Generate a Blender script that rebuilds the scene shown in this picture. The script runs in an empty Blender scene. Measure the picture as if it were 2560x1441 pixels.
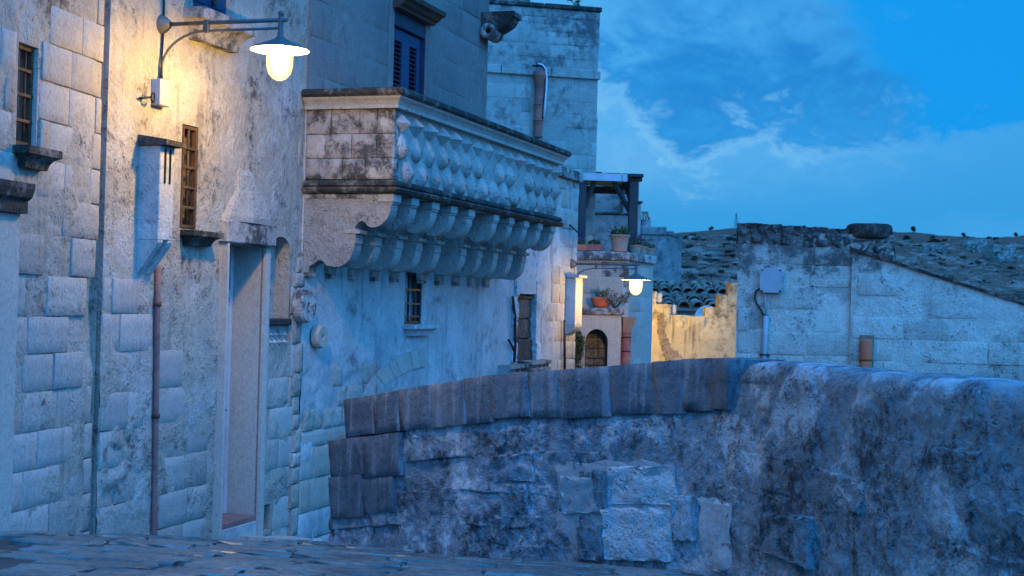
import bpy, math, random
import numpy as np
from mathutils import Vector, Matrix
from math import radians as R, sin, cos, pi, atan2, sqrt

random.seed(7)
SC = bpy.context.scene
COL = SC.collection

# ------------------------------------------------------------------ camera
F_PX = 50.0 / 36.0 * 2560.0
EYE = Vector((0.0, 0.0, 1.6))
ROLL, PITCH = R(1.5), math.atan(39.5 / F_PX)
_R0, _U0 = Vector((1, 0, 0)), Vector((0, -sin(PITCH), cos(PITCH)))
CF = Vector((0, cos(PITCH), sin(PITCH)))
CR = _R0 * cos(ROLL) + _U0 * sin(ROLL)
CU = _U0 * cos(ROLL) - _R0 * sin(ROLL)
cam_d = bpy.data.cameras.new('camera')
cam = bpy.data.objects.new('camera', cam_d)
COL.objects.link(cam)
cam.matrix_world = Matrix(((CR.x, CU.x, -CF.x, EYE.x), (CR.y, CU.y, -CF.y, EYE.y), (CR.z, CU.z, -CF.z, EYE.z), (0, 0, 0, 1)))
cam_d.lens, cam_d.sensor_width, cam_d.clip_end, cam_d.clip_start = 50.0, 36.0, 4000.0, 0.1
cam_d.dof.use_dof = True
cam_d.dof.focus_distance = 15.0
cam_d.dof.aperture_fstop = 4.5
SC.camera = cam

# ------------------------------------------------------------------ node helpers
class NB:
    def __init__(s, tree):
        s.t = tree; s.n = tree.nodes; s.l = tree.links
        s.n.clear()
    def new(s, kind, **kw):
        nd = s.n.new(kind)
        for k, v in kw.items(): setattr(nd, k, v)
        return nd
    def put(s, sock, v):
        if v is None: return
        if hasattr(v, 'is_output'): s.l.new(v, sock)
        else:
            if isinstance(v, (tuple, list)) and len(v) == 3 and sock.type == 'RGBA': v = (*v, 1.0)
            sock.default_value = v
    def math(s, op, a, b=None, c=None, clamp=False):
        nd = s.new('ShaderNodeMath', operation=op, use_clamp=clamp)
        s.put(nd.inputs[0], a); s.put(nd.inputs[1], b); s.put(nd.inputs[2], c)
        return nd.outputs[0]
    def vmath(s, op, a, b=None, out=0):
        nd = s.new('ShaderNodeVectorMath', operation=op)
        s.put(nd.inputs[0], a); s.put(nd.inputs[1], b)
        return nd.outputs[out]
    def noise(s, vec, scale, detail=5.0, rough=0.6, dist=0.0, out='Fac'):
        nd = s.new('ShaderNodeTexNoise')
        s.put(nd.inputs['Vector'], vec); s.put(nd.inputs['Scale'], scale)
        nd.inputs['Detail'].default_value = detail; nd.inputs['Roughness'].default_value = rough
        nd.inputs['Distortion'].default_value = dist
        return nd.outputs[out]
    def step(s, v, a, b, lo=0.0, hi=1.0):
        nd = s.new('ShaderNodeMapRange', interpolation_type='SMOOTHSTEP')
        s.put(nd.inputs['Value'], v); s.put(nd.inputs['From Min'], a); s.put(nd.inputs['From Max'], b)
        s.put(nd.inputs['To Min'], lo); s.put(nd.inputs['To Max'], hi)
        return nd.outputs['Result']
    def mix(s, f, a, b, mode='MIX'):
        nd = s.new('ShaderNodeMix', data_type='RGBA', blend_type=mode)
        s.put(nd.inputs[0], f); s.put(nd.inputs[6], a); s.put(nd.inputs[7], b)
        return nd.outputs[2]
    def sep(s, v):
        nd = s.new('ShaderNodeSeparateXYZ'); s.put(nd.inputs[0], v); return nd.outputs
    def comb(s, x, y, z):
        nd = s.new('ShaderNodeCombineXYZ'); s.put(nd.inputs[0], x); s.put(nd.inputs[1], y); s.put(nd.inputs[2], z); return nd.outputs[0]

# ------------------------------------------------------------------ sky: dusk, with broken cloud
SUN_AZ, SUN_EL = R(146.0), R(48.0)        # direction of the twilight glow, clockwise from the view axis
world = bpy.data.worlds.new('World'); SC.world = world; world.use_nodes = True
b = NB(world.node_tree)
tc = b.new('ShaderNodeTexCoord')
D = tc.outputs['Generated']
dx, dy, dz = b.sep(D)
az = b.math('ARCTAN2', dx, dy)
el = b.math('ARCSINE', dz)
skyt = b.new('ShaderNodeTexSky', sky_type='NISHITA')
skyt.sun_disc = False; skyt.sun_elevation = R(1.5); skyt.sun_rotation = SUN_AZ
nish = b.mix(1.0, skyt.outputs[0], (0.10, 0.36, 1.0), 'MULTIPLY')   # camera white balance set for lamp light
P = b.vmath('MULTIPLY', D, (1.0, 1.0, 1.9))
big = b.noise(P, 5.5, 6, 0.55, 0.25)
med = b.noise(P, 15.0, 10, 0.62, 0.5)
fin = b.noise(P, 48.0, 8, 0.65, 0.4)
def gauss(ca, ce, sa, se):
    u = b.math('DIVIDE', b.math('SUBTRACT', az, ca), sa); v = b.math('DIVIDE', b.math('SUBTRACT', el, ce), se)
    q = b.math('ADD', b.math('MULTIPLY', u, u), b.math('MULTIPLY', v, v))
    return b.math('EXPONENT', b.math('MULTIPLY', q, -1.0))
clear = (0.004, 0.325, 0.890)
low = (0.036, 0.350, 0.810)
veil = (0.085, 0.440, 0.900)
dark = b.mix(b.step(b.math('ADD', b.math('MULTIPLY', med, .65), b.math('MULTIPLY', fin, .35)), .38, .62), (0.015, 0.245, 0.690), (0.026, 0.315, 0.790))
bright = (0.225, 0.580, 0.960)
rag = b.math('ADD', b.math('MULTIPLY', b.math('SUBTRACT', med, 0.5), 0.150), b.math('MULTIPLY', b.math('SUBTRACT', fin, 0.5), 0.055))
rag = b.math('ADD', rag, b.math('MULTIPLY', b.math('SUBTRACT', big, 0.5), 0.05))
ga = lambda c, w_: b.math('EXPONENT', b.math('MULTIPLY', b.math('POWER', b.math('DIVIDE', b.math('SUBTRACT', az, c), w_), 2.0), -1.0))
lift = b.math('SUBTRACT', b.math('MULTIPLY', ga(0.055, 0.035), 0.030), b.math('MULTIPLY', ga(0.125, 0.022), 0.016))
s_ = b.math('ADD', b.math('SUBTRACT', el, b.math('ADD', lift, 0.122)), rag)
above = b.step(s_, -0.012, 0.013)
# under the ragged edge: bright bank fading down to the horizon haze
puff = b.math('ADD', b.math('MULTIPLY', b.step(el, 0.060, 0.112), 0.62), b.math('MULTIPLY', b.step(s_, -0.026, -0.002), 0.55))
puff = b.math('MULTIPLY', puff, b.math('ADD', b.math('MULTIPLY', ga(0.11, 0.13), 0.85), b.math('MULTIPLY', b.step(big, .45, .7), 0.25)), clamp=True)
puff = b.math('MULTIPLY', puff, b.step(b.math('ADD', b.math('MULTIPLY', med, .6), b.math('MULTIPLY', fin, .4)), .36, .60, .45, 1.0))
under = b.mix(puff, b.mix(b.step(el, 0.07, 0.14), low, (0.050, 0.375, 0.850)), bright)
under = b.mix(b.math('MULTIPLY', b.step(b.math('ADD', b.math('SUBTRACT', el, 0.062), b.math('MULTIPLY', rag, .35)), -.004, .004, .30, .0), b.step(az, .26, .32)), under, veil)
# over it: grey-blue cloud, thin veil higher up, clear sky to the right
vl = b.math('MULTIPLY', b.step(b.math('ADD', el, b.math('MULTIPLY', rag, .8)), 0.150, 0.205), b.step(b.math('ADD', b.math('MULTIPLY', big, .6), b.math('MULTIPLY', med, .4)), .36, .62, .35, 1.0))
over = b.mix(vl, dark, veil)
clr = b.math('ADD', b.math('MULTIPLY', b.math('SUBTRACT', az, 0.245), 9.0), b.math('MULTIPLY', rag, 5.0))
clr = b.math('ADD', clr, b.math('MULTIPLY', b.math('SUBTRACT', el, 0.150), 6.0))
far_side = b.step(az, .7, 1.1, 1.0, 0.0)
over = b.mix(b.math('MULTIPLY', b.step(clr, -.10, .30), far_side), over, clear)
over = b.mix(b.math('MULTIPLY', b.math('MULTIPLY', b.step(fin, .52, .75), b.step(med, .48, .62)), .30), over, veil)
col = b.mix(above, under, over)
grn = (0.012, 0.07, 0.15)
col = b.mix(b.step(el, -0.02, 0.0), grn, col)
nadd = b.mix(1.0, col, b.mix(1.0, nish, (0.04, 0.04, 0.04), 'MULTIPLY'), 'ADD')
bg = b.new('ShaderNodeBackground'); b.put(bg.inputs['Color'], nadd); bg.inputs['Strength'].default_value = 0.93
wo = b.new('ShaderNodeOutputWorld'); b.l.new(bg.outputs[0], wo.inputs[0])

# ------------------------------------------------------------------ sun: soft glow of the twilight side
sun_d = bpy.data.lights.new('sun', 'SUN'); sun = bpy.data.objects.new('sun', sun_d); COL.objects.link(sun)
sun_d.energy = 4.9; sun_d.angle = R(92); sun_d.color = (0.048, 0.315, 1.0)
_sd = Vector((sin(SUN_AZ) * cos(SUN_EL), cos(SUN_AZ) * cos(SUN_EL), sin(SUN_EL)))
sun.rotation_euler = (-_sd).to_track_quat('-Z', 'Y').to_euler()

# ------------------------------------------------------------------ exposure
vs = SC.view_settings
vs.view_transform = 'Standard'; vs.look = 'None'; vs.exposure = 0.0; vs.gamma = 1.0; vs.use_curve_mapping = False
SC.render.engine = 'CYCLES'
SC.cycles.use_denoising = True
SC.cycles.max_bounces = 6; SC.cycles.diffuse_bounces = 3
SC.cycles.sample_clamp_indirect = 4.0

# ------------------------------------------------------------------ geometry helpers
def ray(px, py):
    return (CF + CR * ((px - 1280.0) / F_PX) - CU * ((py - 720.5) / F_PX))
def at(px, py, Y):
    r = ray(px, py); return EYE + r * (Y / r.y)

_rs = np.random.RandomState(5)
_TAB = _rs.rand(65536)
def vnoise(p, seed=0):
    i = np.floor(p).astype(np.int64); f = p - i; f = f * f * (3 - 2 * f)
    out = np.zeros(len(p))
    for a in (0, 1):
        for c in (0, 1):
            for d in (0, 1):
                h = ((i[:, 0] + a) * 73856093 ^ (i[:, 1] + c) * 19349663 ^ (i[:, 2] + d) * 83492791 ^ (seed * 7919)) & 65535
                w = (f[:, 0] if a else 1 - f[:, 0]) * (f[:, 1] if c else 1 - f[:, 1]) * (f[:, 2] if d else 1 - f[:, 2])
                out += w * _TAB[h]
    return out * 2 - 1
def fbm(p, octaves=4, seed=0, gain=0.5):
    p = np.asarray(p, dtype=float); out = np.zeros(len(p)); a = 1.0; s = 0.0
    for k in range(octaves):
        out += a * vnoise(p, seed + k); s += a; a *= gain; p = p * 2.03 + 11.3
    return out / s
def n2(u, z, scale, octaves=4, seed=0, gain=0.5):
    u = np.asarray(u, dtype=float).ravel(); z = np.asarray(z, dtype=float).ravel()
    return fbm(np.stack([u * scale, z * scale, np.full(len(u), seed * 1.37)], 1), octaves, seed, gain)

class MB:
    def __init__(s): s.v = []; s.f = []; s.sm = []
    def add(s, vs_, fs, smooth=False):
        k = len(s.v); s.v.extend([tuple(p) for p in vs_])
        for f in fs: s.f.append(tuple(i + k for i in f)); s.sm.append(smooth)
        return s
    def box(s, x0, x1, y0, y1, z0, z1, c=0.0):
        if x0 > x1: x0, x1 = x1, x0
        if y0 > y1: y0, y1 = y1, y0
        if z0 > z1: z0, z1 = z1, z0
        if c <= 0:
            vs_ = [(x, y, z) for z in (z0, z1) for y in (y0, y1) for x in (x0, x1)]
            return s.add(vs_, [(0, 2, 3, 1), (4, 5, 7, 6), (0, 1, 5, 4), (2, 6, 7, 3), (0, 4, 6, 2), (1, 3, 7, 5)])
        c = min(c, (x1 - x0) * .45, (y1 - y0) * .45, (z1 - z0) * .45)
        vs_ = []; idx = {}
        for zi, z in ((0, z0), (1, z1)):
            for yi, y in ((0, y0), (1, y1)):
                for xi, x in ((0, x0), (1, x1)):
                    sx, sy, sz = (c if xi == 0 else -c), (c if yi == 0 else -c), (c if zi == 0 else -c)
                    idx[(xi, yi, zi)] = len(vs_)
                    vs_ += [(x, y + sy, z + sz), (x + sx, y, z + sz), (x + sx, y + sy, z)]
        I = lambda a, b_, c_, k: idx[(a, b_, c_)] + k
        fs = []
        fs.append((I(0,0,0,0), I(0,0,1,0), I(0,1,1,0), I(0,1,0,0))); fs.append((I(1,0,0,0), I(1,1,0,0), I(1,1,1,0), I(1,0,1,0)))
        fs.append((I(0,0,0,1), I(1,0,0,1), I(1,0,1,1), I(0,0,1,1))); fs.append((I(0,1,0,1), I(0,1,1,1), I(1,1,1,1), I(1,1,0,1)))
        fs.append((I(0,0,0,2), I(0,1,0,2), I(1,1,0,2), I(1,0,0,2))); fs.append((I(0,0,1,2), I(1,0,1,2), I(1,1,1,2), I(0,1,1,2)))
        for y in (0, 1):
            for z in (0, 1):
                fs.append((I(0,y,z,1), I(1,y,z,1), I(1,y,z,2), I(0,y,z,2)))
        for x in (0, 1):
            for z in (0, 1):
                fs.append((I(x,0,z,0), I(x,1,z,0), I(x,1,z,2), I(x,0,z,2)))
        for x in (0, 1):
            for y in (0, 1):
                fs.append((I(x,y,0,0), I(x,y,1,0), I(x,y,1,1), I(x,y,0,1)))
        for x in (0, 1):
            for y in (0, 1):
                for z in (0, 1): fs.append((I(x,y,z,0), I(x,y,z,1), I(x,y,z,2)))
        return s.add(vs_, fs)
    def prism_u(s, poly, u0, u1):          # poly: list of (w, z); extruded along local x; y = -w
        n = len(poly)
        vs_ = [(u0, -w, z) for w, z in poly] + [(u1, -w, z) for w, z in poly]
        fs = [(i, (i + 1) % n, n + (i + 1) % n, n + i) for i in range(n)]
        fs += [tuple(range(n))[::-1], tuple(range(n, 2 * n))]
        return s.add(vs_, fs)
    def prism_w(s, poly, w0, w1):          # poly: list of (u, z); extruded along the normal
        n = len(poly)
        vs_ = [(u, -w0, z) for u, z in poly] + [(u, -w1, z) for u, z in poly]
        fs = [(i, (i + 1) % n, n + (i + 1) % n, n + i) for i in range(n)]
        fs += [tuple(range(n))[::-1], tuple(range(n, 2 * n))]
        return s.add(vs_, fs)
    def tube(s, pts, r, n=10, caps=True, smooth=True):
        pts = [Vector(p) for p in pts]; m = len(pts)
        rr = r if isinstance(r, (list, tuple)) else [r] * m
        vs_ = []; prev = None
        for i, p in enumerate(pts):
            t = (pts[min(i + 1, m - 1)] - pts[max(i - 1, 0)]).normalized()
            if prev is None:
                a = Vector((0, 0, 1)) if abs(t.z) < .9 else Vector((1, 0, 0))
                prev = t.cross(a).normalized()
            nrm = (prev - t * prev.dot(t)).normalized(); prev = nrm; bn = t.cross(nrm)
            for k in range(n):
                a = 2 * pi * k / n
                vs_.append(p + (nrm * cos(a) + bn * sin(a)) * rr[i])
        fs = [(i * n + k, i * n + (k + 1) % n, (i + 1) * n + (k + 1) % n, (i + 1) * n + k) for i in range(m - 1) for k in range(n)]
        s.add(vs_, fs, smooth)
        if caps:
            k0 = len(s.v) - m * n
            s.f.append(tuple(range(k0, k0 + n))[::-1]); s.sm.append(False)
            s.f.append(tuple(range(k0 + (m - 1) * n, k0 + m * n))); s.sm.append(False)
        return s
    def lathe(s, prof, c=(0, 0, 0), n=24, axis='z', smooth=True):   # prof: (r, h)
        vs_ = []
        for r, h in prof:
            for k in range(n):
                a = 2 * pi * k / n
                if axis == 'z': vs_.append((c[0] + r * cos(a), c[1] + r * sin(a), c[2] + h))
                elif axis == 'x': vs_.append((c[0] + h, c[1] + r * cos(a), c[2] + r * sin(a)))
                else: vs_.append((c[0] + r * cos(a), c[1] + h, c[2] + r * sin(a)))
        m = len(prof)
        fs = [(i * n + k, i * n + (k + 1) % n, (i + 1) * n + (k + 1) % n, (i + 1) * n + k) for i in range(m - 1) for k in range(n)]
        return s.add(vs_, fs, smooth)
    def mesh(s, name):
        me = bpy.data.meshes.new(name); me.from_pydata(s.v, [], s.f); 
        me.polygons.foreach_set('use_smooth', s.sm); me.update()
        return me
    def build(s, name, mat, parent=None, fix=True):
        me = s.mesh(name)
        if fix: fix_normals(me)
        return link(name, me, mat, parent)
def fix_normals(me):
    import bmesh
    bm = bmesh.new(); bm.from_mesh(me); bmesh.ops.recalc_face_normals(bm, faces=bm.faces); bm.to_mesh(me); bm.free()
def link(name, me, mat, parent=None):
    if mat is not None and not len(me.materials): me.materials.append(mat)
    o = bpy.data.objects.new(name, me); COL.objects.link(o)
    if parent is not None: o.parent = parent
    return o
def tag(o, label=None, cat=None, group=None, kind=None):
    if label: o['label'] = label
    if cat: o['category'] = cat
    if group: o['group'] = group
    if kind: o['kind'] = kind
    return o
def empty(name, loc=(0, 0, 0), rz=0.0, label=None, cat=None, group=None, kind=None, parent=None):
    o = bpy.data.objects.new(name, None); COL.objects.link(o)
    o.empty_display_size = .2; o.location = loc; o.rotation_euler = (0, 0, rz)
    if parent is not None: o.parent = parent
    return tag(o, label, cat, group, kind)

class Frame:
    """a vertical plane: u runs along it, w outward (to the right of u), z up"""
    def __init__(s, P, d):
        s.P = Vector((P[0], P[1], 0)); s.d = Vector((d[0], d[1], 0)).normalized(); s.n = Vector((s.d.y, -s.d.x, 0)); s.rz = atan2(s.d.y, s.d.x)
    def hit(s, px, py, w=0.0):
        r = ray(px, py); t = ((s.P + s.n * w - EYE).dot(s.n)) / r.dot(s.n); p = EYE + r * t
        return (p - s.P).dot(s.d), p.z
    def u(s, px, py, w=0.0): return s.hit(px, py, w)[0]
    def z(s, px, py, w=0.0): return s.hit(px, py, w)[1]
    def side(s, px, py, u=0.0):            # on the plane across the wall at u: (w, z)
        r = ray(px, py); q = s.P + s.d * u; t = ((q - EYE).dot(s.d)) / r.dot(s.d); p = EYE + r * t
        return (p - q).dot(s.n), p.z
    def w3(s, u, w, z): return s.P + s.d * u + s.n * w + Vector((0, 0, z))
    def root(s, name, label, cat, **kw): return empty(name, (s.P.x, s.P.y, 0), s.rz, label, cat, **kw)
    def shifted(s, u, w): 
        q = s.P + s.d * u + s.n * w; return Frame((q.x, q.y), (s.d.x, s.d.y))

def axis_lines(a, b_, res, edges):
    g = np.linspace(a, b_, max(2, int(round((b_ - a) / res)) + 1))
    e = np.array(sorted(set(x for x in edges if a < x < b_)))
    if len(e):
        keep = np.min(np.abs(g[:, None] - e[None, :]), 1) > res * .45; keep[0] = keep[-1] = True
        g = np.unique(np.concatenate([g[keep], e]))
    return g
def sheet(name, mat, parent, u0, u1, z0, z1, res, openings, dispf, top=None, body=None):
    """displaced wall face with rectangular openings; body=(w_front, w_back) adds a closed core behind it"""
    U = axis_lines(u0, u1, res, [x for o in openings for x in o[:2]]); Z = axis_lines(z0, z1, res, [x for o in openings for x in o[2:4]])
    uu, zz = np.meshgrid(U, Z); uu0, zz0 = uu.ravel(), zz.ravel()
    w = dispf(uu0, zz0)
    k = np.ones(len(w))
    for o in openings:
        dxx = np.maximum(np.maximum(o[0] - uu0, uu0 - o[1]), 0); dzz = np.maximum(np.maximum(o[2] - zz0, zz0 - o[3]), 0)
        k = np.minimum(k, np.clip(np.hypot(dxx, dzz) / 0.07, 0, 1))
    w = w * k
    zt = zz0.copy()
    if top is not None:
        lim = top(uu0); zt = np.minimum(zz0, lim)
    V = np.stack([uu0, -w, zt], 1)
    nu, nz = len(U), len(Z); F = []
    uc, zc = (U[:-1] + U[1:]) / 2, (Z[:-1] + Z[1:]) / 2
    for j in range(nz - 1):
        for i in range(nu - 1):
            if any(o[0] < uc[i] < o[1] and o[2] < zc[j] < o[3] for o in openings): continue
            if top is not None and zz0[j * nu + i] >= lim[j * nu + i] and zz0[j * nu + i + 1] >= lim[j * nu + i + 1]: continue
            F.append((j * nu + i, j * nu + i + 1, (j + 1) * nu + i + 1, (j + 1) * nu + i))
    m = MB(); m.v = [tuple(p) for p in V]; m.f = F; m.sm = [True] * len(F)
    if body is not None:
        wf, wb = body
        if top is None:
            m.box(u0, u1, -wf, -wb, z0, z1)
            m.add([(u0, -w_, z1) for w_ in (0.0, wf)] + [(u1, -w_, z1) for w_ in (wf, 0.0)], [(0, 1, 2, 3)])
            m.add([(u0, 0, z0), (u0, -wf, z0), (u0, -wf, z1), (u0, 0, z1)], [(0, 1, 2, 3)])
            m.add([(u1, 0, z0), (u1, -wf, z0), (u1, -wf, z1), (u1, 0, z1)], [(0, 3, 2, 1)])
        else:
            us = np.linspace(u0, u1, 40); tz = top(us)
            poly = [(u0, z0)] + [(float(a), float(c)) for a, c in zip(us, tz)] + [(u1, z0)]
            m.prism_w(poly, wf, wb)
            vs_ = [(float(a), 0.0, float(c)) for a, c in zip(us, tz)] + [(float(a), -wf, float(c)) for a, c in zip(us, tz)]
            m.add(vs_, [(i, i + 1, 40 + i + 1, 40 + i) for i in range(39)])
            m.add([(u0, 0, z0), (u0, -wf, z0), (u0, -wf, float(tz[0])), (u0, 0, float(tz[0]))], [(0, 1, 2, 3)])
            m.add([(u1, 0, z0), (u1, -wf, z0), (u1, -wf, float(tz[-1])), (u1, 0, float(tz[-1]))], [(0, 3, 2, 1)])
    return m.build(name, mat, parent, fix=False)

def recess(name, mat, parent, o, depth, mat_back=None):
    u0, u1, z0, z1 = o; d = depth
    vs_ = [(u0, 0, z0), (u1, 0, z0), (u1, 0, z1), (u0, 0, z1), (u0, d, z0), (u1, d, z0), (u1, d, z1), (u0, d, z1)]
    m = MB().add(vs_, [(0, 4, 7, 3), (1, 2, 6, 5), (3, 7, 6, 2), (0, 1, 5, 4), (4, 5, 6, 7)])
    me = m.mesh(name); me.materials.append(mat)
    if mat_back is not None:
        me.materials.append(mat_back); me.polygons[4].material_index = 1
    return link(name, me, mat, parent)

# unit stones, shared by every coursed wall: front face at y = -0.5
def make_unit_stone(seed, nx=5, nz=4, jitter=.022, cham=.012, ragged=.010, rd=.07):
    rs = np.random.RandomState(seed)
    m = MB(); gx = np.linspace(-.5 + cham * .6, .5 - cham * .6, nx); gz = np.linspace(-.5 + cham, .5 - cham, nz)
    front = []
    for z in gz:
        for x in gx: front.append((x + rs.uniform(-1, 1) * ragged, -.5 + rs.uniform(-.3, 1) * jitter, z + rs.uniform(-1, 1) * ragged))
    def ring(vals, y, sx, sz, jit):
        out = []
        for i in range(nx): out.append((gx[i] / gx[-1] * .5 * sx, y, -.5 * sz))
        for j in range(1, nz): out.append((.5 * sx, y, gz[j] / gz[-1] * .5 * sz))
        for i in range(nx - 2, -1, -1): out.append((gx[i] / gx[-1] * .5 * sx, y, .5 * sz))
        for j in range(nz - 2, 0, -1): out.append((-.5 * sx, y, gz[j] / gz[-1] * .5 * sz))
        return [(a + rs.uniform(-1, 1) * jit, c, d + rs.uniform(-1, 1) * jit) for a, c, d in out]
    r1 = ring(None, -.5 + rd, 1, 1, ragged); r2 = [(a, .5, c) for a, _, c in r1]
    per = list(range(nx)) + [nx * (j + 1) - 1 for j in range(1, nz)] + [nx * (nz - 1) + i for i in range(nx - 2, -1, -1)] + [nx * j for j in range(nz - 2, 0, -1)]
    n = len(per); vs_ = front + r1 + r2; o1, o2 = len(front), len(front) + n
    fs = [(j * nx + i, j * nx + i + 1, (j + 1) * nx + i + 1, (j + 1) * nx + i) for j in range(nz - 1) for i in range(nx - 1)]
    fs += [(per[k], o1 + k, o1 + (k + 1) % n, per[(k + 1) % n]) for k in range(n)]
    m.add(vs_, fs, True)
    for i in range(len(fs) - n, len(fs)): m.sm[i] = False
    m.f += [(o1 + k, o2 + k, o2 + (k + 1) % n, o1 + (k + 1) % n) for k in range(n)]; m.sm += [False] * n
    return m
_STONES = {}
def unit_stone(mat, k, kind='block'):
    key = (mat.name, k, kind)
    if key not in _STONES:
        me = (make_unit_stone(100 + k) if kind == 'block' else make_unit_stone(400 + k, 7, 6, .012, .006, .005, .008) if kind == 'coping' else make_unit_stone(300 + k, 8, 6, .16, .06, .03)).mesh('stone')
        fix_normals(me)
        me.materials.append(mat); _STONES[key] = me
    return _STONES[key]
def stone(mat, parent, u0, u1, z0, z1, p, thick=.12, name='stone', kind='block', k=None):
    o = bpy.data.objects.new(name, unit_stone(mat, random.randrange(8) if k is None else k, kind)); COL.objects.link(o); o.parent = parent
    o.location = ((u0 + u1) / 2, -p + thick / 2, (z0 + z1) / 2); o.scale = (u1 - u0, thick, z1 - z0)
    return o
def courses(parent, mat, u0, u1, z0, z1, h, wr, prot, skip=(), joint=.012, thick=.12, keep=None, top=None, slope=0.0, limit=300):
    z = z0; row = 0; cnt = 0
    mats = mat if isinstance(mat, (list, tuple)) else [mat]
    while z < z1 - .08:
        hh = min(h * random.uniform(.93, 1.07), z1 - z)
        u = u0 - random.uniform(0, wr[0])
        while u < u1 - .03:
            L = random.uniform(*wr)
            a, c = max(u, u0), min(u + L, u1); u += L
            if c - a < .09: continue
            uc, zc = (a + c) / 2, z + hh / 2
            if any(a < o[1] + .005 and c > o[0] - .005 and z < o[3] + .005 and z + hh > o[2] - .005 for o in skip):
                ok = False                       # trim against the opening where most of the stone is left
                for o in skip:
                    if a < o[1] and c > o[0] and z < o[3] and z + hh > o[2]:
                        if o[0] - a > .12: c = o[0] - .006; ok = True
                        elif c - o[1] > .12: a = o[1] + .006; ok = True
                        else: ok = False; break
                if not ok or any(a < o[1] and c > o[0] and z < o[3] and z + hh > o[2] for o in skip): continue
                uc = (a + c) / 2
            if top is not None and z + hh > float(top(np.array([a, c])).min()) : continue
            p = prot(uc, zc)
            if p is None: continue
            if cnt >= limit: return cnt
            o = stone(random.choice(mats), parent, a + joint / 2, c - joint / 2, z + joint / 2, z + hh - joint / 2, p, thick); cnt += 1
            if slope: o.rotation_euler = (0, -slope, 0); 
        z += hh; row += 1
    return cnt
# ------------------------------------------------------------------ materials
def new_mat(name):
    m = bpy.data.materials.new(name); m.use_nodes = True
    return m, NB(m.node_tree)
def finish(b, col, rough=.9, bump=None, spec=.3, metallic=0.0, strength=.6, dist=.02, emis=None, estr=0.0):
    p = b.new('ShaderNodeBsdfPrincipled'); b.put(p.inputs['Base Color'], col); b.put(p.inputs['Roughness'], rough)
    b.put(p.inputs['Specular IOR Level'], spec); b.put(p.inputs['Metallic'], metallic)
    if bump is not None:
        bn = b.new('ShaderNodeBump'); bn.inputs['Strength'].default_value = strength; bn.inputs['Distance'].default_value = dist
        b.put(bn.inputs['Height'], bump); b.l.new(bn.outputs[0], p.inputs['Normal'])
    if emis is not None:
        b.put(p.inputs['Emission Color'], emis); p.inputs['Emission Strength'].default_value = estr
    o = b.new('ShaderNodeOutputMaterial'); b.l.new(p.outputs[0], o.inputs[0])
def tufa(name, base, alt, dark=(.055, .05, .045), crust=.35, cs=2.2, streak=.3, pit=.5, strength=.7, dist=.02, var=.16, fscale=1.0, rough=.93, white=None, wamt=.5, ztop=None, drip=None):
    """weathered calcarenite: pale stone, grey-black biological crust, rain streaks, pitting"""
    m, b = new_mat(name)
    g = b.new('ShaderNodeNewGeometry'); oi = b.new('ShaderNodeObjectInfo'); pos = g.outputs['Position']
    big = b.noise(pos, .8, 3, .6); crn = b.noise(pos, cs, 6, .68, .3); med = b.noise(pos, 9.0 * fscale, 4, .65); fine = b.noise(pos, 38.0 * fscale, 3, .7)
    col = b.mix(b.step(b.math('ADD', b.math('MULTIPLY', big, .6), b.math('MULTIPLY', med, .4)), .38, .62), base, alt)
    if white is not None:
        wn = b.math('ADD', b.math('MULTIPLY', b.noise(b.vmath('ADD', pos, (7.3, 2.1, 4.4)), 1.6, 5, .66, .4), .75), b.math('MULTIPLY', med, .25))
        col = b.mix(b.math('MULTIPLY', b.step(wn, .50, .57), wamt), col, white)
    val = b.math('ADD', b.math('MULTIPLY', oi.outputs['Random'], 2 * var), 1.0 - var)
    val = b.math('MULTIPLY', val, b.step(fine, .25, .75, .80, 1.12))
    col = b.mix(1.0, col, b.comb(val, val, val), 'MULTIPLY')
    th = .665 - .32 * crust
    cm = b.math('ADD', b.math('MULTIPLY', crn, .52), b.math('ADD', b.math('MULTIPLY', med, .28), b.math('MULTIPLY', fine, .20)))
    if ztop: cm = b.math('ADD', cm, b.step(b.sep(pos)[2], ztop[0], ztop[1], 0.0, ztop[2]))
    cmask = b.math('MULTIPLY', b.step(cm, th - .02, th + .10), .88)
    col = b.mix(cmask, col, dark)
    if drip:
        dn = b.noise(b.vmath('MULTIPLY', pos, (8.5, 8.5, .7)), 1.0, 4, .62)
        dm = b.math('MULTIPLY', b.step(b.math('ADD', b.math('MULTIPLY', dn, .8), b.math('MULTIPLY', med, .2)), .53, .62), drip[1])
        col = b.mix(dm, col, drip[0])
    if streak > 0:
        sn = b.noise(b.vmath('MULTIPLY', pos, (7.0, 7.0, .55)), 1.0, 4, .6)
        sm = b.math('MULTIPLY', b.step(sn, .52, .70), b.step(b.noise(b.vmath('ADD', pos, (3.1, 9.2, 1.7)), 1.1, 4), .40, .62))
        col = b.mix(b.math('MULTIPLY', sm, streak), col, tuple(x * 1.6 for x in dark))
    vo = b.new('ShaderNodeTexVoronoi'); b.put(vo.inputs['Vector'], b.vmath('ADD', b.vmath('MULTIPLY', pos, (1, 1, .7)), b.vmath('MULTIPLY', b.noise(pos, 12.0, 1, out='Color'), (.10, .10, .10)))); vo.inputs['Scale'].default_value = 26.0 * fscale
    pits = b.math('MULTIPLY', b.step(vo.outputs['Distance'], .06, .42), b.step(crn, .42, .60))
    col = b.mix(b.math('MULTIPLY', b.math('MULTIPLY', b.step(vo.outputs['Distance'], .30, .12), b.step(b.math('ADD', crn, b.math('MULTIPLY', med, .3)), .58, .72)), min(.85, pit)), col, dark)
    h = b.math('ADD', b.math('MULTIPLY', med, 1.1), b.math('MULTIPLY', fine, .55))
    h = b.math('ADD', h, b.math('MULTIPLY', pits, pit))
    finish(b, col, rough, h, .2, strength=strength, dist=dist)
    return m
M = {}
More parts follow.
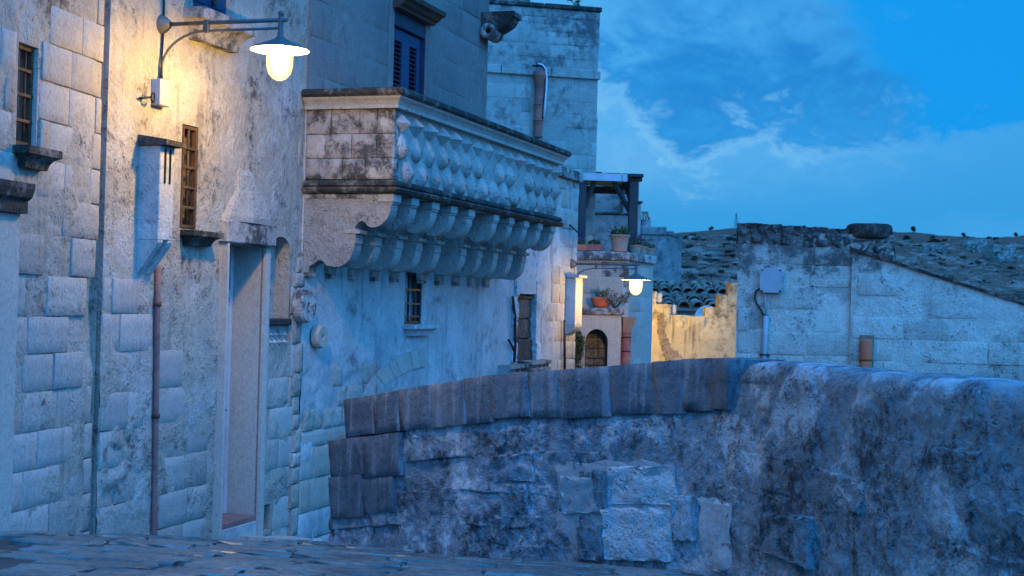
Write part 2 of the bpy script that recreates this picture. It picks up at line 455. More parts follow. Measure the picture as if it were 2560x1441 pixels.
DK = (.050, .046, .042)
M['render'] = tufa('old_lime_render', (.44, .38, .30), (.36, .32, .27), DK, .41, 1.9, .50, .60, .7, .020, white=(.51, .475, .43), wamt=.6)
M['block'] = tufa('tufa_block', (.42, .37, .315), (.365, .325, .28), DK, .32, 2.4, .30, .5, .6, .016, var=.16)
M['block_fresh'] = tufa('tufa_block_smooth', (.47, .40, .32), (.42, .36, .29), DK, .10, 2.4, .12, .25, .4, .010, var=.10)
M['whitewash'] = tufa('worn_whitewash', (.50, .49, .46), (.40, .405, .40), (.15, .16, .16), .40, 1.9, .95, .45, .6, .016, white=(.60, .59, .56), wamt=.7)
M['block_flush'] = tufa('flush_wall_block', (.43, .385, .34), (.38, .345, .31), DK, .16, 2.0, .25, .3, .4, .010, var=.10)
M['jamb'] = tufa('smooth_jamb_stone', (.50, .44, .37), (.44, .40, .35), DK, .12, 1.8, .20, .2, .35, .010, var=.05)
M['upper'] = tufa('upper_storey_stone', (.245, .215, .19), (.19, .17, .16), (.06, .055, .055), .30, 1.3, .35, .3, .5, .012, var=.14)
M['mortar'] = tufa('pale_mortar', (.27, .245, .22), (.225, .20, .185), (.08, .075, .07), .30, 1.3, .30, .3, .5, .012)
M['crusted'] = tufa('black_crusted_cornice', (.22, .19, .155), (.15, .135, .115), (.028, .027, .026), .78, 4.0, .35, .7, .8, .020)
M['balc'] = tufa('balcony_stone', (.44, .40, .35), (.38, .35, .31), DK, .26, 2.6, .25, .6, .7, .016, var=.12)
M['balc_side'] = tufa('balcony_side_stone', (.47, .43, .39), (.39, .36, .33), (.040, .038, .037), .60, 2.8, .45, .6, .7, .016, var=.14)
M['tower'] = tufa('tower_stone', (.44, .40, .345), (.37, .34, .30), (.10, .10, .098), .38, 1.1, .75, .35, .5, .016, var=.18, fscale=.8, ztop=(6.2, 7.6, .09))
M['gable'] = tufa('gable_stone', (.52, .49, .42), (.43, .41, .355), (.08, .08, .078), .36, 1.7, .65, .6, .7, .02, var=.16, white=(.60, .58, .51), wamt=.6, ztop=(1.75, 2.75, .15))
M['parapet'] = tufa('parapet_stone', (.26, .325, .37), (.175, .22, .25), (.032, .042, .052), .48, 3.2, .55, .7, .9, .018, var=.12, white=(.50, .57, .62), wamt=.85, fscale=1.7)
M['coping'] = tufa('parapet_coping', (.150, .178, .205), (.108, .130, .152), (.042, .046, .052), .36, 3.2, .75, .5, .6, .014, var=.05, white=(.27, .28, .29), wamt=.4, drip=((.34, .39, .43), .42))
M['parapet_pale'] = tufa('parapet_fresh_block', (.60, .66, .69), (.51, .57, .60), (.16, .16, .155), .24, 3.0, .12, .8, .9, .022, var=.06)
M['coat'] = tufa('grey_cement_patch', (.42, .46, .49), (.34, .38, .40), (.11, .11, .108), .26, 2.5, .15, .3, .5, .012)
M['crest'] = tufa('dark_crest_stone', (.20, .19, .17), (.15, .145, .135), (.035, .036, .036), .52, 3.0, .3, .9, .9, .03, var=.10)
M['cave'] = tufa('niche_rubble', (.30, .24, .175), (.22, .18, .135), (.05, .042, .034), .40, 4.0, .25, .9, .9, .03)
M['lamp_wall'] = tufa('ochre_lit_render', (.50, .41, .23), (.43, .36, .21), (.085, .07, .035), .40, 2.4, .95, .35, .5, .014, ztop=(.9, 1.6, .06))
M['balc_rough'] = tufa('hacked_bracket_side', (.46, .42, .38), (.40, .37, .34), (.06, .056, .054), .36, 4.5, .25, .6, .9, .022, fscale=1.3)
M['cave_dark'] = tufa('dark_niche_stone', (.115, .10, .088), (.08, .072, .064), (.03, .028, .026), .40, 4.0, .25, .9, .9, .03)
M['far'] = tufa('far_house_stone', (.31, .30, .27), (.24, .235, .22), (.075, .075, .075), .46, .9, .5, .3, .5, .02, var=.15, fscale=.6, white=(.42, .42, .40), wamt=.6)
M['paving'] = None
def simple(name, col, rough=.6, metallic=0.0, spec=.4, nscale=30.0, amt=.18, strength=.25, dist=.004, alt=None):
    m, b = new_mat(name)
    g = b.new('ShaderNodeNewGeometry'); oi = b.new('ShaderNodeObjectInfo'); pos = g.outputs['Position']
    n = b.noise(pos, nscale, 6, .65); nb = b.noise(pos, nscale * .12, 4, .6)
    c = b.mix(b.step(nb, .40, .65), col, alt if alt else tuple(x * .8 for x in col))
    v = b.math('ADD', b.step(n, .25, .75, 1 - amt, 1 + amt), b.math('MULTIPLY', b.math('SUBTRACT', oi.outputs['Random'], .5), amt))
    c = b.mix(1.0, c, b.comb(v, v, v), 'MULTIPLY')
    finish(b, c, b.step(n, .3, .7, rough - .08, min(1, rough + .08)), n, spec, metallic, strength, dist)
    return m
M['paving'] = simple('worn_paving_stone', (.17, .165, .155), .30, 0, .6, 14, .30, .35, .010, (.10, .10, .098))
M['street'] = simple('street_earth_joint', (.075, .072, .068), .85, 0, .3, 14, .3, .6, .02)
M['iron'] = simple('dark_iron', (.045, .042, .040), .55, .6, .4)
M['rust'] = simple('rusty_iron', (.135, .070, .035), .8, .2, .3, 40, .3, .4, .004, (.07, .04, .025))
M['lampgrey'] = simple('grey_lamp_paint', (.115, .110, .108), .5, .1, .5, 60, .06, .1, .001)
M['shadein'] = simple('white_enamel', (.80, .78, .74), .35, 0, .5, 50, .03, .05, .001)
M['steelbox'] = simple('pale_plastic_box', (.42, .43, .45), .5, 0, .4, 25, .08, .1, .002)
M['bluepaint'] = simple('blue_paint', (.017, .045, .110), .5, 0, .4, 18, .16, .2, .003, (.013, .035, .085))
M['bluedark'] = simple('blue_slat_paint', (.026, .045, .075), .6, 0, .35, 18, .2, .2, .003)
M['whitepaint'] = simple('white_paint', (.55, .56, .57), .5, 0, .4, 20, .06, .1, .002)
M['woodhood'] = simple('dark_wood', (.075, .055, .042), .7, 0, .3, 24, .25, .4, .004)
M['pergola'] = simple('dark_timber', (.055, .048, .050), .65, 0, .3, 24, .2, .3, .004)
M['terracotta'] = simple('terracotta', (.70, .17, .085), .8, 0, .3, 28, .14, .25, .004, (.58, .15, .08))
M['palepot'] = simple('pale_terracotta', (.46, .27, .19), .82, 0, .3, 28, .14, .25, .004, (.40, .25, .185))
M['drain'] = simple('old_drain_terracotta', (.42, .12, .085), .85, 0, .3, 20, .2, .3, .005, (.33, .105, .08))
M['oldpipe'] = simple('faded_red_pipe', (.29, .135, .115), .85, 0, .3, 20, .25, .3, .005, (.22, .115, .10))
M['tile'] = simple('weathered_roof_tile', (.34, .25, .19), .9, 0, .25, 16, .35, .5, .01, (.19, .16, .135))
M['leaf'] = simple('green_leaf', (.070, .115, .040), .5, 0, .4, 30, .25, .1, .002, (.09, .12, .045))
M['leafpale'] = simple('yellow_green_leaf', (.13, .16, .05), .5, 0, .4, 30, .25, .1, .002)
M['ivy'] = simple('dull_green_foliage', (.060, .085, .030), .6, 0, .3, 30, .3, .1, .002, (.085, .09, .04))
M['dry'] = simple('dry_stems', (.16, .12, .085), .85, 0, .2, 30, .3, .2, .002)
M['flower'] = simple('purple_petal', (.14, .045, .19), .6, 0, .3, 30, .2, .1, .002)
M['soil'] = simple('potting_soil', (.05, .04, .032), .95, 0, .2, 40, .3, .5, .006)
M['canvas'] = simple('amber_canvas', (.40, .30, .15), .8, 0, .2, 12, .12, .2, .004)
M['shrub'] = simple('hill_shrub', (.055, .065, .04), .9, 0, .2, 1.5, .35, .6, .2, (.05, .05, .03))
M['rock'] = tufa('pale_limestone_outcrop', (.42, .40, .36), (.33, .32, .29), (.10, .10, .095), .30, .12, .3, .5, .9, .6, fscale=.06)
M['pvc'] = simple('grey_pvc_conduit', (.36, .39, .42), .5, 0, .4, 20, .06, .1, .002)
M['cablewhite'] = simple('white_cable', (.75, .76, .78), .45, 0, .4, 20, .05, .05, .001)
M['cableblack'] = simple('black_cable', (.030, .030, .032), .5, 0, .4, 20, .1, .05, .001)
M['dish'] = simple('white_dish_enamel', (.72, .73, .75), .45, 0, .4, 20, .05, .05, .001)
M['dark'] = simple('unlit_room', (.012, .012, .013), .95, 0, .1, 10, .1, .0, .001)
def glass_mat():
    m, b = new_mat('window_glass'); 
    finish(b, (.02, .03, .045), .08, None, .6); return m
M['glass'] = glass_mat()
def globe_mat(name, s):
    m, b = new_mat(name)
    finish(b, (.8, .75, .65), .3, None, .4, emis=(1.0, .62, .115), estr=s); return m
def frost_mat():
    m, b = new_mat('frosted_globe_glass')
    t = b.new('ShaderNodeBsdfTransparent'); t.inputs[0].default_value = (1, .97, .9, 1)
    e = b.new('ShaderNodeEmission'); e.inputs[0].default_value = (1.0, .70, .28, 1); e.inputs[1].default_value = 3.0
    mx = b.new('ShaderNodeMixShader'); mx.inputs[0].default_value = .45; b.l.new(t.outputs[0], mx.inputs[1]); b.l.new(e.outputs[0], mx.inputs[2])
    o = b.new('ShaderNodeOutputMaterial'); b.l.new(mx.outputs[0], o.inputs[0]); return m
M['frost'] = frost_mat()
M['globe'] = globe_mat('lit_lamp_globe', 1000.0)
M['globe_hid'] = globe_mat('lit_lamp_globe_hidden', 2900.0)
M['globe_far'] = globe_mat('lit_lamp_globe_far', 560.0)
def hill_mat():
    m, b = new_mat('hill_grass_and_rock')
    g = b.new('ShaderNodeNewGeometry'); pos = g.outputs['Position']; z = b.sep(pos)[2]
    n1 = b.noise(pos, .035, 6, .62, .3); n2_ = b.noise(b.vmath('MULTIPLY', pos, (1, 1, 2.5)), .20, 7, .72, .4); n3 = b.noise(pos, .9, 4, .7)
    col = b.mix(b.step(b.math('ADD', b.math('MULTIPLY', n1, .6), b.math('MULTIPLY', n3, .4)), .40, .62), (.34, .145, .10), (.24, .108, .08))
    rock = b.math('ADD', b.math('MULTIPLY', n2_, .6), b.math('MULTIPLY', n3, .4))
    amt = b.step(z, 19.5, 24.0, .0, .10)
    col = b.mix(b.math('MULTIPLY', b.step(b.math('SUBTRACT', rock, amt), .50, .545), .85), col, (.46, .33, .285))
    sc_ = b.math('ADD', b.math('MULTIPLY', b.noise(b.vmath('MULTIPLY', pos, (1, 1, 2.2)), .16, 7, .74, .5), .7), b.math('MULTIPLY', n3, .3))
    col = b.mix(b.math('MULTIPLY', b.step(b.math('SUBTRACT', sc_, amt), .515, .56), .88), col, (.048, .042, .036))
    finish(b, col, .95, b.math('ADD', rock, n3), .15, strength=1.0, dist=1.2)
    return m
M['hill'] = hill_mat()
# ------------------------------------------------------------------ frames of the walls
pA = at(245, 900, 10.9)
FA = Frame((pA.x, pA.y), (.20, 1))                 # first house on the left (u < 0)
FB = Frame((pA.x, pA.y), (.315, 1))                # lamp house
pC = at(750, 900, 14.2)
FC = Frame((pC.x, pC.y), (.343, 1))                # balcony house
UB = (Vector((pC.x, pC.y, 0)) - FB.P).dot(FB.d)    # length of the lamp house front

# ------------------------------------------------------------------ street, falling away from the camera
_cp = np.array([(-2.7, 7.5, -1.50), (-3.45, 9.5, -1.63), (-3.17, 10.9, -1.87), (-2.1, 14.1, -2.50), (-1.6, 12.6, -2.20), (0.0, 11.0, -1.98), (1.2, 9.7, -1.80),
                (0, 0, -1.55), (2.4, 6.6, -1.62), (-4.6, 3, -1.42), (-.5, 6.5, -1.50), (-1.2, 9.2, -1.70), (0.5, 17.5, -3.2), (1.5, 22, -4.1), (3.0, 13, -2.6), (2.5, 28, -5.2), (5, 8, -1.8), (5, -3, -1.5), (-5, -3, -1.4)])
def _solve():
    n = len(_cp); A = np.zeros((n + 3, n + 3)); d = np.hypot(_cp[:, None, 0] - _cp[None, :, 0], _cp[:, None, 1] - _cp[None, :, 1])
    A[:n, :n] = d; A[:n, n] = 1; A[:n, n + 1:] = _cp[:, :2]; A[n, :n] = 1; A[n + 1:, :n] = _cp[:, :2].T
    return np.linalg.solve(A, np.concatenate([_cp[:, 2], np.zeros(3)]))
_w = _solve()
def ground(x, y):
    x = np.asarray(x, dtype=float).ravel(); y = np.asarray(y, dtype=float).ravel()
    d = np.hypot(x[:, None] - _cp[None, :, 0], y[:, None] - _cp[None, :, 1])
    return d @ _w[:len(_cp)] + _w[len(_cp)] + _w[len(_cp) + 1] * x + _w[len(_cp) + 2] * y + 1.6
def gz(x, y): return float(ground([x], [y])[0])

xs = np.linspace(-7.5, 4.5, 100); ys = np.linspace(-4, 30, 200)
X, Y = np.meshgrid(xs, ys); Zg = ground(X, Y) + n2(X, Y, 1.6, 4, 3) * .02
m = MB(); m.v = [tuple(p) for p in np.stack([X.ravel(), Y.ravel(), Zg], 1)]
nx = len(xs); m.f = [(j * nx + i, j * nx + i + 1, (j + 1) * nx + i + 1, (j + 1) * nx + i) for j in range(len(ys) - 1) for i in range(nx - 1)]; m.sm = [True] * len(m.f)
street = m.build('street', M['street'], fix=False); tag(street, kind='structure')

# paving slabs: the near strip that the picture shows, each slab a piece of the street
def paving():
    meshes = []
    for k in range(8):
        me = make_unit_stone(500 + k, 6, 5, .07, .03, .03, .16).mesh('paving_stone'); fix_normals(me); me.materials.append(M['paving']); meshes.append(me)
    cnt = 0; y = 7.0
    while y < 14.2 and cnt < 298:
        hy = random.uniform(.28, .46)
        x = -4.6 + random.uniform(0, .3)
        while x < 1.9:
            hx = random.uniform(.36, .80); xc, yc = x + hx / 2, y + hy / 2 + random.uniform(-.02, .02); x += hx
            ax = FA.P.x + (yc - FA.P.y) * (.2 if yc < FA.P.y else .315)
            if xc < ax - .12: continue
            q = ray(0, 720.5); left = yc * (-1300) / F_PX; right = yc * 1000 / F_PX
            if xc < left or xc > min(right, 1.5 + (9.5 - yc) * .95): continue
            z = gz(xc, yc); e = .2
            sx = (gz(xc + e, yc) - gz(xc - e, yc)) / (2 * e); sy = (gz(xc, yc + e) - gz(xc, yc - e)) / (2 * e)
            up = Vector((-sx + random.uniform(-.018, .018), -sy + random.uniform(-.018, .018), 1)).normalized()
            a = random.uniform(-.06, .06); t = Vector((cos(a), sin(a), 0)); t = (t - up * t.dot(up)).normalized(); bt = up.cross(t)
            o = bpy.data.objects.new('paving_stone', random.choice(meshes)); COL.objects.link(o); o.parent = street
            p = Vector((xc, yc, z)) + up * (random.uniform(.0, .028) - .04)
            # local -y is the worn face
            Mx = Matrix((( t.x, -up.x, -bt.x, p.x), (t.y, -up.y, -bt.y, p.y), (t.z, -up.z, -bt.z, p.z), (0, 0, 0, 1)))
            Mx = Matrix(((t.x, -up.x, bt.x, p.x), (t.y, -up.y, bt.y, p.y), (t.z, -up.z, bt.z, p.z), (0, 0, 0, 1)))
            o.matrix_local = Mx @ Matrix.Diagonal((hx - .02, .10, hy - .02, 1))
            cnt += 1
            if cnt >= 298: break
        y += hy
    return cnt
paving()

# ------------------------------------------------------------------ far hillside across the ravine
def hill_h(x, y):
    t = np.clip((y - 120) / 300, 0, 1)
    crest = np.interp(x, [-200, 20, 45, 62, 110, 130, 160, 400], [10, 20.5, 21.8, 23.6, 22.9, 22.6, 23.9, 24.5])
    base = -34 + (crest + 34) * np.interp(t, [0, .15, .45, .72, .9, 1.0], [0, .28, .66, .87, .975, 1.0])
    base = np.where(y < 120, -34 - np.clip((120 - y) / 60, 0, 1) * 6, base)
    far = np.clip((y - 420) / 500, 0, 1)
    return base - far * 14
xs = np.concatenate([np.linspace(-500, -42, 14), np.linspace(-38, 200, 240), np.linspace(210, 700, 16)])
ys = np.concatenate([np.linspace(-120, 100, 12), np.linspace(110, 440, 240), np.linspace(450, 1800, 18)])
X, Y = np.meshgrid(xs, ys); x_, y_ = X.ravel(), Y.ravel()
amp = np.clip((y_ - 130) / 60, 0, 1) * np.clip((430 - y_) / 70, .08, 1)
Zh = hill_h(x_, y_) + 1.6 + amp * (n2(x_, y_, .030, 4, 21) * 3.2 + np.abs(n2(x_, y_, .10, 4, 25)) * 2.6 + n2(x_, y_, .33, 3, 29) * .8)
ter = np.sin(Zh * 1.5 + n2(x_, y_, .02, 2, 31) * 4) * .35 * amp
m = MB(); m.v = [tuple(p) for p in np.stack([x_, y_, Zh + ter], 1)]
nx = len(xs); m.f = [(j * nx + i, j * nx + i + 1, (j + 1) * nx + i + 1, (j + 1) * nx + i) for j in range(len(ys) - 1) for i in range(nx - 1)]; m.sm = [True] * len(m.f)
hill = m.build('hill', M['hill'], fix=False); tag(hill, kind='structure')
# ------------------------------------------------------------------ shared facade pieces
ZT = 8.6                                            # wall tops, above the frame
def sill_profile(zt, h, out):                       # cavetto bracket under a thin slab, (w, z)
    pts = [(-.05, zt), (out, zt), (out, zt - h * .36)]
    for i in range(7):
        a = i / 6; pts.append((out * .96 - out * .55 * sin(a * pi / 2), zt - h * .38 - h * .55 * (1 - cos(a * pi / 2))))
    pts += [(out * .44, zt - h), (-.05, zt - h)]
    return pts
def tapered_sill(parent, mat, u0, u1, zt, h, out, slab=None):
    """moulded sill whose ends curve in as well as its front"""
    m = MB(); rows = [(0, 0), (0, .36), (.12, .40), (.30, .50), (.45, .68), (.54, .90), (.56, 1.0)]
    vs_ = []
    for k, dz in rows:
        i = out * k
        vs_ += [(u0 + i, .05, zt - h * dz), (u0 + i, -(out - i), zt - h * dz), (u1 - i, -(out - i), zt - h * dz), (u1 - i, .05, zt - h * dz)]
    n = len(rows); fs = [(0, 1, 2, 3), tuple(4 * (n - 1) + i for i in (3, 2, 1, 0))]
    for r in range(n - 1):
        for k in range(4): fs.append((4 * r + k, 4 * (r + 1) + k, 4 * (r + 1) + (k + 1) % 4, 4 * r + (k + 1) % 4))
    m.add(vs_, fs)
    return m.build('sill', mat, parent)
def bars(parent, mat, o, depth, nv, zs, r=.011, frame=True):
    u0, u1, z0, z1 = o
    if frame:
        f = MB(); t = .028
        f.box(u0 + .012, u0 + .012 + t, depth - .02, depth + .02, z0 + .01, z1 - .01); f.box(u1 - .012 - t, u1 - .012, depth - .02, depth + .02, z0 + .01, z1 - .01)
        f.box(u0 + .012, u1 - .012, depth - .018, depth + .018, z0 + .01, z0 + .035); f.box(u0 + .012, u1 - .012, depth - .018, depth + .018, z1 - .035, z1 - .01)
        f.build('grille_frame', mat, parent)
    for k in range(nv):
        u = u0 + (u1 - u0) * (k + 1) / (nv + 1)
        MB().tube([(u, depth, z0 + .005), (u, depth, z1 - .005)], r, 8).build('bar', mat, parent)
    for z in zs:
        MB().box(u0 + .008, u1 - .008, depth - .022, depth + .008, z - .011, z + .011).build('bar', mat, parent)

# ------------------------------------------------------------------ house one: far left
def house_one():
    root = FA.root('stone_house', 'leftmost old stone house with a narrow barred window, its corner beside the lamp house', 'house')
    u0, u1 = -6.0, -.045
    win = (FA.u(47, 108), FA.u(97, 118), FA.z(40, 362), FA.z(70, 112))
    def disp(u, z):
        d = n2(u, z, 1.4, 4, 1) * .020 + n2(u, z, 6, 4, 2) * .010 + np.minimum(n2(u, z, 3.2, 3, 4), 0) * .024
        d += np.where(u > -.16, n2(u * 0, z, 3.0, 3, 6) * .03 - .03, 0)
        return d
    sheet('wall', M['render'], root, u0, u1, -1.6, ZT, .028, [win], disp, body=(-.55, -1.6))
    def prot(u, z):
        if z < zlow + .15 * u: return random.uniform(.0, .006)
        q = float(n2([u], [z], .9, 3, 8)[0])
        if q < -.22: return None
        return random.uniform(-.014, .015)
    zlow = FA.z(150, 940)
    courses(root, [M['block'], M['block_flush'], M['block_flush'], M['block_flush']], -1.75, u1 - .01, -.5, 4.4, .283, (.36, .58), prot, [(win[0] - .02, win[1] + .02, win[2] - .22, win[3] + .03)], joint=.008)
    w = recess('window', M['jamb'], root, win, .22, M['dark'])
    bars(w, M['rust'], win, .05, 2, [FA.z(60, y) for y in (172, 235, 300)], .010)
    us0, us1 = FA.u(30, 380), FA.u(120, 388)
    tapered_sill(w, M['crusted'], us0, us1 - .03, FA.z(60, 368), .145, .13)
    # door surround at the edge of the frame: pilaster and little entablature
    j0, j1 = FA.u(-62, 800), FA.u(26, 800)
    m = MB().box(j0, j1, -.055, .04, -1.6, FA.z(15, 532), .008); m.build('door_pilaster', M['jamb'], root)
    m = MB().prism_u([(-.04, FA.z(10, 532)), (.10, FA.z(10, 532)), (.10, FA.z(10, 500)), (.13, FA.z(10, 492)), (.15, FA.z(10, 470)), (.15, FA.z(10, 456)), (-.04, FA.z(10, 452))], j0 - .5, j1 + .01)
    m.build('door_entablature', M['crusted'], root)
    return root
hA = house_one()

# ------------------------------------------------------------------ house two: the lamp house
def house_two():
    root = FB.root('stone_house', 'weathered stone house behind the near street lamp, with a tall narrow recessed doorway', 'house')
    u0, u1 = .03, UB - .0
    up = (FB.u(482, 20), FB.u(574, 40), FB.z(482, 26), FB.z(482, 26) + 1.5)
    win = (FB.u(456, 320), FB.u(497, 320), FB.z(460, 572), FB.z(475, 314))
    door = (FB.u(566, 620), FB.u(659, 620), FB.z(600, 1352), FB.z(610, 611))
    nic = (FB.u(677, 640), FB.u(725, 640), FB.z(700, 800), FB.z(700, 590))
    rel = (FB.u(674, 836), FB.u(722, 836), FB.z(700, 866), FB.z(700, 808))
    hol = (FB.u(657, 1290), FB.u(675, 1290), FB.z(665, 1326), FB.z(665, 1262))
    ops = [up, win, door, nic, rel, hol]
    ub, zb = FB.hit(300, 1180)
    def disp(u, z):
        d = n2(u, z, 1.2, 4, 11) * .022 + n2(u, z, 5, 4, 12) * .008 + np.minimum(n2(u, z, 3.0, 3, 14), 0) * .026
        g = np.exp(-(((u - ub) / .35) ** 2 + ((z - zb) / .45) ** 2)); d += g * n2(u, z, 7, 4, 15) * .07
        rub = np.clip((u - (UB - .85)) / .2, 0, 1) * np.clip((FB.z(700, 860) - z) / .3, 0, 1)
        d += rub * n2(u, z, 8, 4, 16) * .03
        return d
    sheet('wall', M['render'], root, u0, u1, -3.2, ZT, .026, ops, disp, body=(-.6, -1.8))
    za, zm = FB.z(450, 660), FB.z(450, 930)
    def prot(u, z):
        if (z < FB.z(450, 1100) and FB.u(395, 1100) < u < door[0]) or u > UB - .95 and z < FB.z(710, 900) and random.random() < .4: return random.uniform(.0, .006)
        q = float(n2([u], [z], .8, 3, 18)[0])
        lim = -.25 if z < za else .12
        if q < lim: return None
        return random.uniform(-.014, .013) - (.008 if z > za else 0)
    sk = [(o[0] - .05, o[1] + .05, o[2] - .06, o[3] + .05) for o in ops]
    sk[1] = (win[0] - .03, win[1] + .03, win[2] - .22, win[3] + .03); sk[0] = (up[0] - .1, up[1] + .1, up[2] - .45, up[3])
    sk.append((door[0] - .22, door[1] + .16, -3, door[3] + .95))
    sk.append((FB.u(345, 500), FB.u(440, 500), FB.z(390, 690), FB.z(390, 340)))
    courses(root, [M['block'], M['block_flush'], M['block_flush'], M['block_flush']], u0 + .02, UB - .02, -2.2, 4.9, .30, (.34, .66), prot, sk, joint=.008)
    # quoins of the right-hand corner, irregular, standing proud
    z = FB.z(750, 1330)
    while z < FB.z(750, 680):
        h = random.uniform(.14, .30); wdt = random.uniform(.10, .19)
        stone(random.choice([M['block'], M['render']]), root, UB - wdt + .03, UB + .03, z, z + h - .012, random.uniform(.015, .045), .16, 'quoin', 'block'); z += h
    # upper window: blue shutters, deep moulded sill
    w = recess('window', M['jamb'], root, up, .12, M['dark'])
    mid = (up[0] + up[1]) / 2
    for a, c in ((up[0] + .01, mid - .004), (mid + .004, up[1] - .01)):
        m = MB().box(a, c, .035, .075, up[2] + .015, up[3]); m.box(a + .05, c - .05, .022, .036, up[2] + .10, up[2] + .75, .006)
        m.build('shutter', M['bluepaint'], w)
        MB().box(a + .04, a + .09, .004, .034, up[2] + .12, up[2] + .20).build('shutter_hinge', M['iron'], w)
    s0, s1, zt = FB.u(457, 40), FB.u(590, 60), up[2] - .004
    tapered_sill(w, M['balc_side'], s0, s1, zt, .25, .20)
    # barred window
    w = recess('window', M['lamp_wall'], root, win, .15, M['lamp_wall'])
    bars(w, M['rust'], win, .02, 1, [FB.z(475, y) for y in (372, 420, 470, 520)], .013)
    s0, s1 = FB.u(450, 590), FB.u(524, 590)
    tapered_sill(w, M['crusted'], s0, s1, FB.z(480, 578), .125, .13)
    # doorway: reveals, architrave, lintel, door leaf, raised threshold
    d = recess('doorway', M['jamb'], root, door, .37, M['dark'])
    zth = FB.z(600, 1283, -.2)
    x0, x1 = door[0] + .006, door[1] - .006
    zb_, zt_ = zth + .004, door[3] - .01
    ztr = FB.z(575, 735, -.27)
    m = MB(); t = .055
    m.box(x0, x0 + t, .305, .365, zb_, zt_); m.box(x1 - t, x1, .305, .365, zb_, zt_); m.box(x0 + t, x1 - t, .305, .365, ztr - .04, ztr + .04); m.box(x0 + t, x1 - t, .305, .365, zt_ - t, zt_)
    m.build('door_frame', M['whitepaint'], d)
    MB().box(x0 + t, x1 - t, .332, .342, ztr + .04, zt_ - t).build('transom_pane', M['glass'], d)
    m = MB().box(x0 + t + .002, x1 - t - .002, .32, .358, zb_ + .005, ztr - .042); m.box(x0 + t + .09, x1 - t - .09, .31, .322, zb_ + .2, zb_ + 1.0, .006); m.box(x0 + t + .09, x1 - t - .09, .31, .322, zb_ + 1.1, ztr - .16, .006)
    m.build('door_leaf', M['whitepaint'], d)
    MB().tube([(x1 - t - .07, .32, zb_ + .98), (x1 - t - .07, .275, zb_ + .98), (x1 - t - .16, .275, zb_ + .98)], .009, 8).build('door_handle', M['iron'], d)
    MB().box(x0, x1, .006, .366, door[2] - .2, zth, .006).build('threshold', M['oldpipe'], d)
    MB().box(x0 - .0, x1 + .0, -.012, .006, door[2] - .3, zth - .05, .004).build('door_step', M['whitewash'], d)
    zl0, zl1 = FB.z(600, 611), FB.z(600, 556)
    ja = FB.u(531, 1000), FB.u(550, 620)
    m = MB(); jw = .10
    prof = [(door[0], -.02), (door[0], .035), (door[0] - jw * .55, .05), (door[0] - jw * .75, .075), (door[0] - jw, .070), (door[0] - jw, -.02)]
    vs_ = [(u, -w_, z_) for z_ in (-2.6, zl0 - .002) for u, w_ in prof]; n = len(prof)
    m.add(vs_, [(i, (i + 1) % n, n + (i + 1) % n, n + i) for i in range(n)] + [tuple(range(n)), tuple(range(n, 2 * n))[::-1]]); m.build('door_jamb', M['jamb'], d)
    m = MB(); prof = [(door[1], -.02), (door[1], .03), (door[1] + .06, .035), (door[1] + .10, .03), (door[1] + .10, -.02)]
    vs_ = [(u, -w_, z_) for z_ in (-2.6, zl0 - .002) for u, w_ in prof]; n = len(prof)
    m.add(vs_, [(i, (i + 1) % n, n + (i + 1) % n, n + i) for i in range(n)] + [tuple(range(n)), tuple(range(n, 2 * n))[::-1]]); m.build('door_jamb', M['jamb'], d)
    MB().box(door[0] - .13, door[1] + .10, -.085, .02, zl0, zl1, .012).build('lintel', M['balc_side'], d)
    # plaster hood tapering up the wall above the lintel
    hb = [(FB.u(545, 552), 0), (FB.u(672, 556), 0)]; zt2 = FB.z(605, 425)
    c0, c1 = FB.u(588, 430), FB.u(632, 440); za_, zb2 = zl1 - .004, FB.z(600, 478)
    a0, a1 = FB.u(548, 552), FB.u(664, 552)
    m = MB(); rows = [(za_, a0, a1, .105), (za_ + .05, a0 + .03, a1 - .01, .11), ((za_ + zb2) / 2, a0 + .11, a1 - .03, .09), (zb2, c0 - .02, c1 + .12, .065), (zb2 + .01, c0, c1 + .08, .040), (zt2 - .05, c0 + .0, c1 + .01, .030), (zt2, c0 + .03, c1 - .03, .012)]
    vs_ = []
    for z_, a, c, w_ in rows: vs_ += [(a, .03, z_), (a + .03, -w_ * .7, z_), ((a + c) / 2, -w_, z_), (c - .03, -w_ * .75, z_), (c, .03, z_)]
    fs = [(5 * r + k, 5 * r + k + 1, 5 * (r + 1) + k + 1, 5 * (r + 1) + k) for r in range(len(rows) - 1) for k in range(4)] + [(0, 4, 3, 2, 1), tuple(5 * (len(rows) - 1) + k for k in range(5))]
    m.add(vs_, fs, False); m.build('plaster_hood', M['balc'], root)
    # arched niche with sill, carved block below
    w = recess('arched_niche', M['render'], root, nic, .16, M['block'])
    m = MB(); uc = (nic[0] + nic[1]) / 2; hw = (nic[1] - nic[0]) / 2; zs = nic[3] - hw * .75
    arch = [(nic[0] - .001, nic[3] + .001)] + [(nic[0] - .001, zs)] + [(uc - hw * cos(a), zs + hw * .72 * sin(a)) for a in np.linspace(0.001, pi - .001, 12)] + [(nic[1] + .001, zs), (nic[1] + .001, nic[3] + .001)]
    m.prism_w(arch, -.13, .006); m.build('niche_arch', M['block_fresh'], w)
    MB().box(nic[0] - .02, nic[1] + .02, -.035, .14, nic[2] - .05, nic[2] + .012, .01).build('niche_sill', M['crusted'], w)
    w = recess('carved_panel', M['block'], root, rel, .03, M['balc_side'])
    du, dz = (rel[1] - rel[0]) / 4, (rel[3] - rel[2]) / 3
